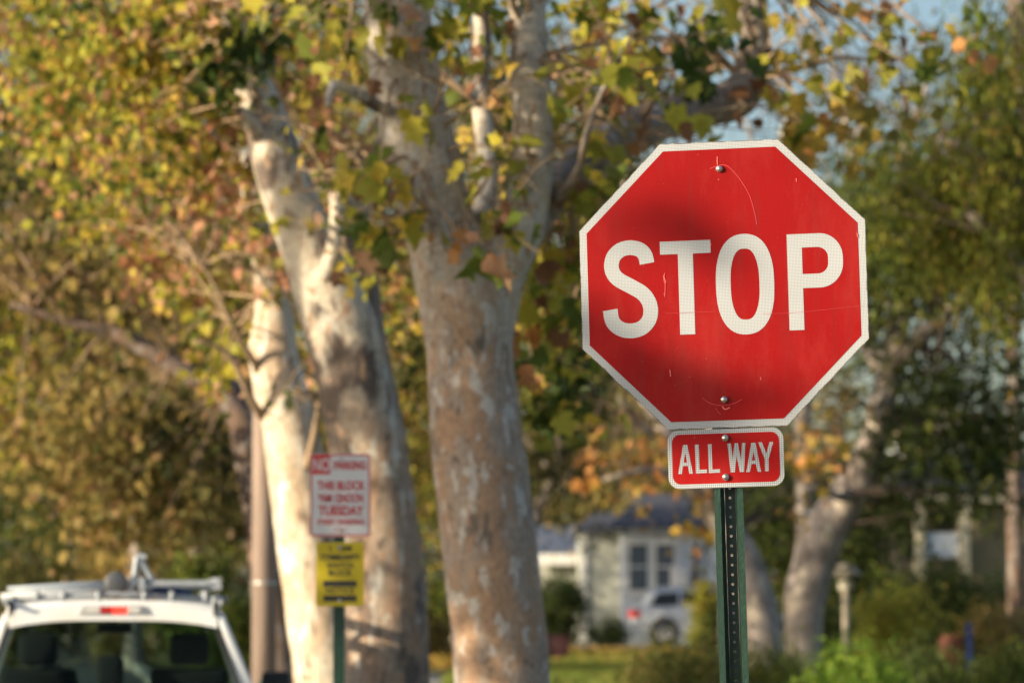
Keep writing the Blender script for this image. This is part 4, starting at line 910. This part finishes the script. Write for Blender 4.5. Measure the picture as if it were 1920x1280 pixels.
# ------------------------------------------------------------------ shrubs and hedges
def shrub(name, px, py_top, Y, rx_px, label, pal, n, size, cat='shrub', h=None, seed=0, depth=None, template=T_OVAL, clumps=40, bare=0):
    top = at(px, py_top, Y); z0 = g(0, Y); h = top.z - z0; rx = rx_px * Y / F; ry = depth or rx
    t = thing(name, (top.x, Y, z0), label, cat); rng = np.random.default_rng(seed + 100)
    p, z, k, cc = cluster(rng, (top.x, Y, z0 + h*.45), (rx*.85, ry*.85, h*.48), n, clumps, .09 + .10*min(rx, 1.5), size, pal, .5)
    ok = p[:, 2] > z0
    put('foliage', leaf_mesh('foliage', p[ok], z[ok], k[ok], template, rng, droop=-.1), M_far, t, world=True)
    mb = MB(); r = random.Random(seed)
    for i in range(7):
        e = Vector(cc[r.randrange(len(cc))]); s_ = Vector((top.x + r.uniform(-.12,.12)*rx, Y + r.uniform(-.1,.1), z0 - .05))
        mb.tube([s_, (s_+e)/2 + Vector((0,0,.06)), e], [.022, .016, .007], 6)
    mb.build('stems', M_twig_d, t, world=True, smooth=True)
    return t
shrub('olive_hedge', 1290, 1212, 47, 145, 'low olive hedge left of the sign post, flecked with brown leaves', 'hedge2', 7500, .065, 'hedge', seed=1, depth=1.1, clumps=70)
shrub('olive_hedge', 1460, 1206, 46, 90, 'low olive green hedge right of the sign post, below the leaning trunk', 'shrub', 5200, .065, 'hedge', seed=2, depth=1.0, clumps=60)
shrub('lime_shrub', 1600, 1212, 45, 110, 'bright lime green shrub at the bottom edge below the garden lamp', 'lime', 5000, .085, seed=3, depth=1.0, clumps=60)
shrub('yellow_shrub', 1325, 1085, 92, 38, 'upright yellow green shrub just left of the sign post, beside the SUV', 'yshr', 2600, .13, seed=4, clumps=40)
shrub('leafy_shrub', 1690, 1110, 68, 90, 'sunlit yellow green shrub right of the garden lamp', 'yshr', 3000, .10, seed=5, clumps=50)
shrub('leafy_shrub', 1660, 1060, 74, 70, 'mid green shrub behind the garden lamp, under the porch house', 'shrub', 3600, .11, seed=6, clumps=50)
shrub('dark_hedge', 1800, 1050, 78, 130, 'tall dark hedge across the front of the porch house', 'hedge', 7500, .12, 'hedge', seed=7, depth=1.2, clumps=90)
shrub('leafy_shrub', 1860, 1130, 60, 80, 'brownish gold shrub behind the blue stake at the right edge', 'tawny', 2600, .09, seed=8, clumps=40)
shrub('leafy_shrub', 1740, 1225, 50, 100, 'dark shrub at the bottom edge in front of the reddish urn', 'hedge', 3600, .08, seed=9, clumps=50)
shrub('leafy_shrub', 1890, 1215, 48, 80, 'dull shrub in the bottom right corner', 'shrub', 3000, .08, seed=10, clumps=40)
shrub('box_hedge', 1050, 1068, 100, 50, 'tall dark green clipped hedge between the mottled trunk and the pale house', 'hedge', 6500, .12, 'hedge', seed=11, depth=1.0, clumps=80)
shrub('leafy_shrub', 1140, 1165, 106, 45, 'dark low shrub under the pale house wall, left of the SUV', 'hedge', 1500, .12, seed=12, clumps=30)
shrub('leafy_shrub', 800, 1170, 80, 50, 'golden shrub seen between the two mottled trunks', 'tawny', 2200, .12, seed=13, clumps=40)
shrub('leafy_shrub', 812, 1060, 95, 50, 'green shrub between the trunks, below the golden leaves', 'shrub', 3200, .14, seed=14, clumps=40)
shrub('leafy_shrub', 1380, 1100, 75, 60, 'dark green shrub behind the green sign post', 'hedge', 3000, .11, seed=15, clumps=40)
shrub('leafy_shrub', 1545, 1100, 72, 60, 'shaded shrub behind the foot of the leaning trunk', 'hedge', 2600, .11, seed=16, clumps=40)
for i, (px, pt, Y, rx, pal, lab) in enumerate([(60,1000,70,120,'olive','broad olive bush behind the pickup cab, at the left edge'), (230,1010,75,110,'tawny','brown tinged bush behind the pickup roof lamp'),
        (380,1000,66,90,'shrub','green bush behind the right end of the pickup roof'), (460,1120,60,50,'shrub','small bush between the pickup and the brown pole')]):
    shrub('roadside_bush', px, pt, Y, rx, lab, pal, 4200, .13, 'bush', seed=30+i, clumps=60)

# ------------------------------------------------------------------ trees further back
def far_tree(name, base_px, Y, label, trunk, limbs, crown, seed, bark=None, template=T_OVAL, twm=None, droop=.4, flare=.12):
    t = tree_root(name, base_px, Y, label)
    pts = []
    for i, l in enumerate([trunk] + limbs):
        _, p = limb('trunk' if i == 0 else 'limb', l, bark or M_bark4, t, seed + i, rough=.09, step=.25, k=14, flare=flare if i == 0 else 0)
        pts += p[len(p)//3::max(1, len(p)//8)]
    build_crown(t, crown, seed, template, M_far, droop, twigs=pts, twig_mat=twm or M_twig_d)
    return t
# leaning tree on the right
LY = 58
far_tree('leaning_tree', 1510, LY, 'grey tree leaning right behind the garden lamp, sunlit patches on its trunk',
    [foot(1512, LY, 74), (1508,1230,LY,68), (1508,1130,LY,76), (1523,1065,LY,82), (1545,1000,LY,86), (1590,930,LY,76), (1627,860,LY,58), (1650,780,LY,52), (1668,690,LY,50), (1686,590,LY,44), (1700,470,LY,38), (1710,330,LY,28)],
    [[(1600,925,LY,30), (1570,930,LY-1,16), (1500,900,LY-1.4,10)], [(1672,690,LY,40), (1760,600,LY-1,28), (1860,520,LY-1.6,18)], [(1665,720,LY,34), (1600,600,LY+1,26), (1540,480,LY+1.4,18)]],
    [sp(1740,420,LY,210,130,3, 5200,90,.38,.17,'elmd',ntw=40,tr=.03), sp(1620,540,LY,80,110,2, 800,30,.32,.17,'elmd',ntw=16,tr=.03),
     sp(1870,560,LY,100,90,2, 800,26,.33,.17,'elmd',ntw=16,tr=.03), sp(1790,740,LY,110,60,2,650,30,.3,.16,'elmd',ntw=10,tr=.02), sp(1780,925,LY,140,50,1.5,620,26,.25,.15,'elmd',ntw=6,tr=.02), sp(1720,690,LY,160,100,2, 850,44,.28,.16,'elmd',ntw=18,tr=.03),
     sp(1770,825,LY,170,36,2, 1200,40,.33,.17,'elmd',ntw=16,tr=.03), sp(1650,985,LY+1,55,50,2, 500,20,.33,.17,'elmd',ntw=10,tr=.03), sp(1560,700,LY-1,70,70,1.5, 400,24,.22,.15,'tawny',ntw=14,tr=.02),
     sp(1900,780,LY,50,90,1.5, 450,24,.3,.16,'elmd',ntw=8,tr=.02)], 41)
# weeping yellow-green tree, top right
EY = 40
far_tree('weeping_tree', 1990, EY, 'yellow green tree with drooping sprays filling the upper right corner',
    [foot(2010, EY, 110), (2000,1280,EY,90), (1985,1000,EY,86), (1975,700,EY,80), (1960,420,EY,66), (1930,180,EY,50), (1900,-40,EY,36)],
    [[(1975,620,EY,36), (1900,480,EY-.6,26), (1820,400,EY-1,16)], [(1960,420,EY,34), (1860,300,EY-.5,22), (1760,260,EY-.8,12)]],
    [sp(1650,440,EY+1.5,80,110,1.0,1900,30,.20,.11,'elmd',ntw=6,tr=.018,zs=1.7), sp(1850,330,EY,150,140,1.8, 7500,90,.20,.11,'elm',ntw=26,tr=.018,zs=1.9), sp(1880,120,EY,90,130,1.6, 2400,50,.22,.12,'elm',ntw=14,tr=.018,zs=1.6),
     sp(1750,410,EY+.5,110,80,1.2, 2300,40,.19,.11,'elm',ntw=12,tr=.018,zs=1.9), sp(1880,500,EY-.3,70,60,1.0, 900,22,.17,.11,'elm',ntw=8,tr=.018,zs=1.9),
     sp(1690,380,EY+.6,70,50,1.2, 420,22,.20,.11,'elm',ntw=8,tr=.016,zs=1.7)], 42, template=T_FROND, droop=1.1)
# pale straight trunk at the right edge
far_tree('slim_tree', 1905, 64, 'slim blue grey trunk rising at the right edge before the porch house',
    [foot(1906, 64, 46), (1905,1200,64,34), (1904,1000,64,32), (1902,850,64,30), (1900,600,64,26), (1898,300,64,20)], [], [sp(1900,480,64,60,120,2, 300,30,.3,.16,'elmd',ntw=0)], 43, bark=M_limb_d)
# grey trunk behind the sign post
BY = 52
far_tree('grey_tree', 1435, BY, 'grey trunk behind the green sign post, leaning to upper left with orange leaves',
    [foot(1440, BY, 90), (1432,1240,BY,76), (1418,1130,BY,76), (1390,1040,BY,66), (1348,970,BY,52), (1310,910,BY,50), (1270,850,BY,40), (1230,780,BY,30), (1180,680,BY,20)],
    [[(1345,965,BY,34), (1330,860,BY-1,28), (1350,740,BY-1.5,20)], [(1300,900,BY,24), (1210,880,BY-.8,14), (1130,900,BY-1,8)], [(1265,840,BY,18), (1190,790,BY-.6,12), (1160,740,BY-1,8)]],
    [sp(1200,880,BY,110,90,1.6, 140,24,.20,.19,'orange',ntw=22,tr=.02), sp(1190,770,BY,90,80,1.5, 110,22,.22,.17,'tawny',ntw=14,tr=.02), sp(1520,880,BY,70,90,1.3, 110,20,.2,.17,'orange',ntw=10,tr=.02),
     sp(1300,960,BY,60,60,1.3, 30,9,.16,.18,'orange',ntw=6,tr=.02)], 44, template=T_MAPLE)
# backdrop trees: each with its own crown and trunk
back = [
 # name-ish label, base px, Y, crown specs
 ('olive crowned tree behind the pickup, far left', -80, 62, 'olive', [(60,700,170,260,5200), (40,350,170,200,3600)], .18),
 ('tawny tree behind the long bare limb, left of the brown pole', 250, 70, 'tawny', [(260,640,170,240,5200), (240,330,160,180,3200)], .19),
 ('tall dark green tree between the brown pole and the left edge', 400, 78, 'olive', [(400,820,140,220,5400), (400,500,140,220,4200), (330,1000,150,90,2500)], .20),
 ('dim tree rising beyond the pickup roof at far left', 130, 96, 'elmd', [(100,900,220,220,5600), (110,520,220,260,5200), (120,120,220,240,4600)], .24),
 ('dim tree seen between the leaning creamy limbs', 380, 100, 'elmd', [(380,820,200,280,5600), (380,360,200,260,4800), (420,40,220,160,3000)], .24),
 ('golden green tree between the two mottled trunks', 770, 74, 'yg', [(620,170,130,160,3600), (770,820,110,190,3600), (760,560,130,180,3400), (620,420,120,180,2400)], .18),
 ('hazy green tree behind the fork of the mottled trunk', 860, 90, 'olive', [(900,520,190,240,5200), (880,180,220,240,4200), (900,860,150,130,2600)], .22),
 ('soft green tree right of the mottled trunk, above the clipped hedge', 985, 84, 'olive', [(1050,840,90,90,2300), (1080,640,130,150,3600), (1060,430,110,130,2200)], .20),
 ('green tree directly behind the octagonal sign', 1330, 126, 'elm', [(1300,640,220,200,5200), (1330,840,190,70,2600)], .22),
 ('dull green tree behind the white house roof', 1180, 134, 'tawny', [(1180,880,170,70,2600), (1120,700,140,120,2600)], .26),
 ('dark tree between the sign and the leaning trunk', 1400, 92, 'elmd', [(1470,960,100,110,3400), (1560,1010,120,90,3000), (1500,1080,120,70,2600)], .20),
 ('shady tree behind the porch house at right', 1840, 112, 'elmd', [(1860,900,160,45,1800), (1650,920,130,50,1800)], .24),
]
for i, (lab, bpx, Y, pal, cr, sz) in enumerate(back):
    ctr = cr[0]; tw = 7 + 30 * 60 / Y
    tops = min(c[1] for c in cr)
    far_tree('background_tree', bpx, Y, lab, [foot(bpx, Y, tw*1.5), (bpx,1200,Y,tw), (bpx+8,1000,Y,tw*.9), (ctr[0],ctr[1],Y,tw*.7), (cr[-1][0] if tops < 700 else ctr[0], tops, Y, tw*.3)],
        [[(ctr[0],ctr[1]+90,Y,tw*.5), (ctr[0]+70,ctr[1]-60,Y-1,tw*.3), (ctr[0]+110,ctr[1]-160,Y-1,tw*.15)], [(ctr[0],ctr[1]+60,Y,tw*.45), (ctr[0]-80,ctr[1]-40,Y+1,tw*.3), (ctr[0]-120,ctr[1]-140,Y+1,tw*.15)]],
        [sp(a, b, Y, rx, ry, 3.5, n, max(20, n//70), .0075*Y, sz, pal, ntw=0 if a == 620 else 14, tr=.0006*Y) for (a, b, rx, ry, n) in cr], 60 + i * 5)

# twiggy, thinly leaved trees against the sky at upper right
for i, (bpx, Y, lab, cs) in enumerate([(1508, 70, 'thin grey branched tree against the sky right above the octagonal sign', [(1560,120,150,140,150), (1600,300,130,90,220)]),
                                (1985, 76, 'thin bare twigged tree against the sky left of the weeping tree', [(1740,150,130,150,200), (1700,330,120,80,260)]),
                                (1366, 66, 'sparse tree against the sky above the left shoulder of the octagonal sign', [(1180,120,130,120,120), (1180,300,140,120,450), (1060,220,90,160,800)])]):
    far_tree('sparse_tree', bpx, Y, lab, [foot(bpx, Y, 40), (bpx,1000,Y,32), (bpx+6,600,Y,28), (cs[1][0],cs[1][1]+60,Y,20), (cs[0][0],cs[0][1],Y,10)],
        [[(bpx+6,520,Y,16), (bpx+80,330,Y-1,10), (bpx+120,160,Y-1,6)], [(bpx+4,560,Y,16), (bpx-70,360,Y+1,10), (bpx-120,190,Y+1,5)]],
        [sp(a, b, Y, rx, ry, 2.5, n, 46, .0065*Y, .19, 'olive', ntw=46, tr=.022) for (a, b, rx, ry, n) in cs], 140 + i*7)

# the far wood that closes the view: one mass
rng = np.random.default_rng(9); P = []; Z = []; K = []
for px in range(-700, 2700, 75):
    Y = rng.uniform(165, 210); top = rng.uniform(740, 880) if px > 900 else rng.uniform(300, 600)
    if px < -100 or px > 2000: top = 700
    c = at(px, (top + 1150) / 2, Y); r = (75 * Y / F, 4, (1150 - top) / 2 * Y / F * 1.1)
    p, z, k, cc = cluster(rng, c, r, 1100, 44, 1.1, .55, 'olive', .6); P.append(p); Z.append(z); K.append(k)
P = np.concatenate(P); Z = np.concatenate(Z); K = np.concatenate(K); ok = P[:, 2] > .3
tag(put('far_woodland', leaf_mesh('far_woodland', P[ok], Z[ok], K[ok], T_OVAL, rng, .2), M_far), 'distant band of olive woodland closing the view behind the houses', 'woodland', kind='stuff')

# ------------------------------------------------------------------ trees added up-sun of things in view, to cast shade on them
def shade_tree(x, y, h, specs, seed, lab):
    t = thing('shade_caster_tree', (x, y, 0), lab, 'tree')  # added as a shade caster
    limb('trunk', [(Vector((x, y, -.05)), .26), (Vector((x+.1, y, h*.35)), .21), (Vector((x, y+.2, h*.7)), .15), (Vector((x, y, h)), .06)], M_bark1, t, seed, flare=.5, step=.3, k=14)
    rng = np.random.default_rng(seed); P = []; Z = []; K = []
    for (cx, cy, cz, rx, ry, rz, n, cl, crr) in specs:
        p, z, k, cc = cluster(rng, (cx, cy, cz), (rx, ry, rz), n, cl, crr, .16, 'yg', .5); P.append(p); Z.append(z); K.append(k)
    put('crown', leaf_mesh('crown', np.concatenate(P), np.concatenate(Z), np.concatenate(K), T_MAPLE, rng, .5), M_leaf, t, world=True)
def up_sun(p, d): return Vector(p) + to_sun * d
def crown_at(p, d, r, rz, n, cl, crr): 
    q = up_sun(p, d); return (q.x, q.y, q.z, r, r, rz, n, cl, crr)
c1 = [crown_at((-1.1, 27, 3.1), 10, .45, .45, 260, 14, .16), crown_at((-1.0, 27, 2.0), 10, .5, .3, 90, 10, .12), crown_at((-.2, 22.3, 2.6), 11, 1.25, 1.5, 3200, 60, .30), crown_at((-.9, 20.2, 2.4), 11, 1.0, 1.1, 1500, 36, .26), crown_at((.1, 22.3, 4.6), 11, 1.2, .9, 1000, 30, .28)]
shade_tree(c1[0][0], c1[0][1], c1[0][2] + 2, c1, 301, 'added leafy tree whose crown is placed to shade the mottled trunk')
s1 = up_sun(at(1255, 390, 10), 12); s2 = up_sun(at(1300, 735, 10), 12); s3 = up_sun(at(1120, 590, 10), 12)  # leaf clumps placed and sized to cast patches on the sign
shade_tree(s1.x - 1.0, s1.y-3.2, s1.z + 1.6, [(s1.x-.01, s1.y, s1.z, .06, .03, .03, 6, 4, .045), (s2.x, s2.y, s2.z, .14, .16, .05, 22, 9, .05), (s3.x, s3.y, s3.z, .10, .05, .20, 8, 7, .05), (s1.x-.8, s1.y-1.6, s1.z+2.3, 1.5, 1.2, .7, 900, 40, .25)], 302, 'unseen tree across the road, outer leaf clumps placed to dapple the octagonal sign')
c3 = [crown_at((3.1, 52, 2.2), 14, 1.0, 1.6, 1300, 30, .35), crown_at((4.6, 58, 2.6), 15, 2.4, 1.9, 3000, 60, .4), crown_at((5.5, 56, 5.0), 15, 2.4, 1.9, 2600, 50, .4), crown_at((3.6, 62, 2.0), 14, 2.0, 1.6, 2200, 40, .4)]
shade_tree(c3[0][0], c3[0][1], c3[0][2] + 2, c3, 303, 'tree added to shade the leaning tree and garden lamp')
c4 = [crown_at((5.2, 40, 5.6), 14, 1.6, 1.3, 900, 40, .35), crown_at((6.0, 40, 7.4), 14, 1.6, 1.2, 700, 40, .35)]
shade_tree(c4[0][0], c4[0][1], c4[0][2] + 1.5, c4, 304, 'thin tree added to dapple the weeping tree')
c5 = [crown_at((x, 115, z), 17, 2.4, 2.0, 2600, 50, .5) for x, z in ((1.5, 1.2), (4.5, 1.6), (7.5, 2), (3, 4.4), (6, 4.4))]
shade_tree(c5[1][0], c5[1][1], c5[1][2] + 4, c5, 305, 'dense tree added to keep the pale house in shade')
c6 = [crown_at((x, 85, z), 18, 2.6, 1.8, 800, 50, .5) for x, z in ((6, 1.6), (9, 2), (8, 4.6))]
shade_tree(c6[1][0], c6[1][1], c6[1][2] + 3, c6, 306, 'tree added to put the porch house in dappled shade')
c7 = [crown_at((x, 60, z), 14, 2.2, 1.5, 1500, 34, .42) for x, z in ((-7.4, 2.0), (-5.4, 2.6), (-3.4, 2.2), (-6.4, 4.2))]
shade_tree(c7[0][0], c7[0][1], c7[0][2] + 4, c7, 307, 'tree added to shade the bushes beyond the pickup')
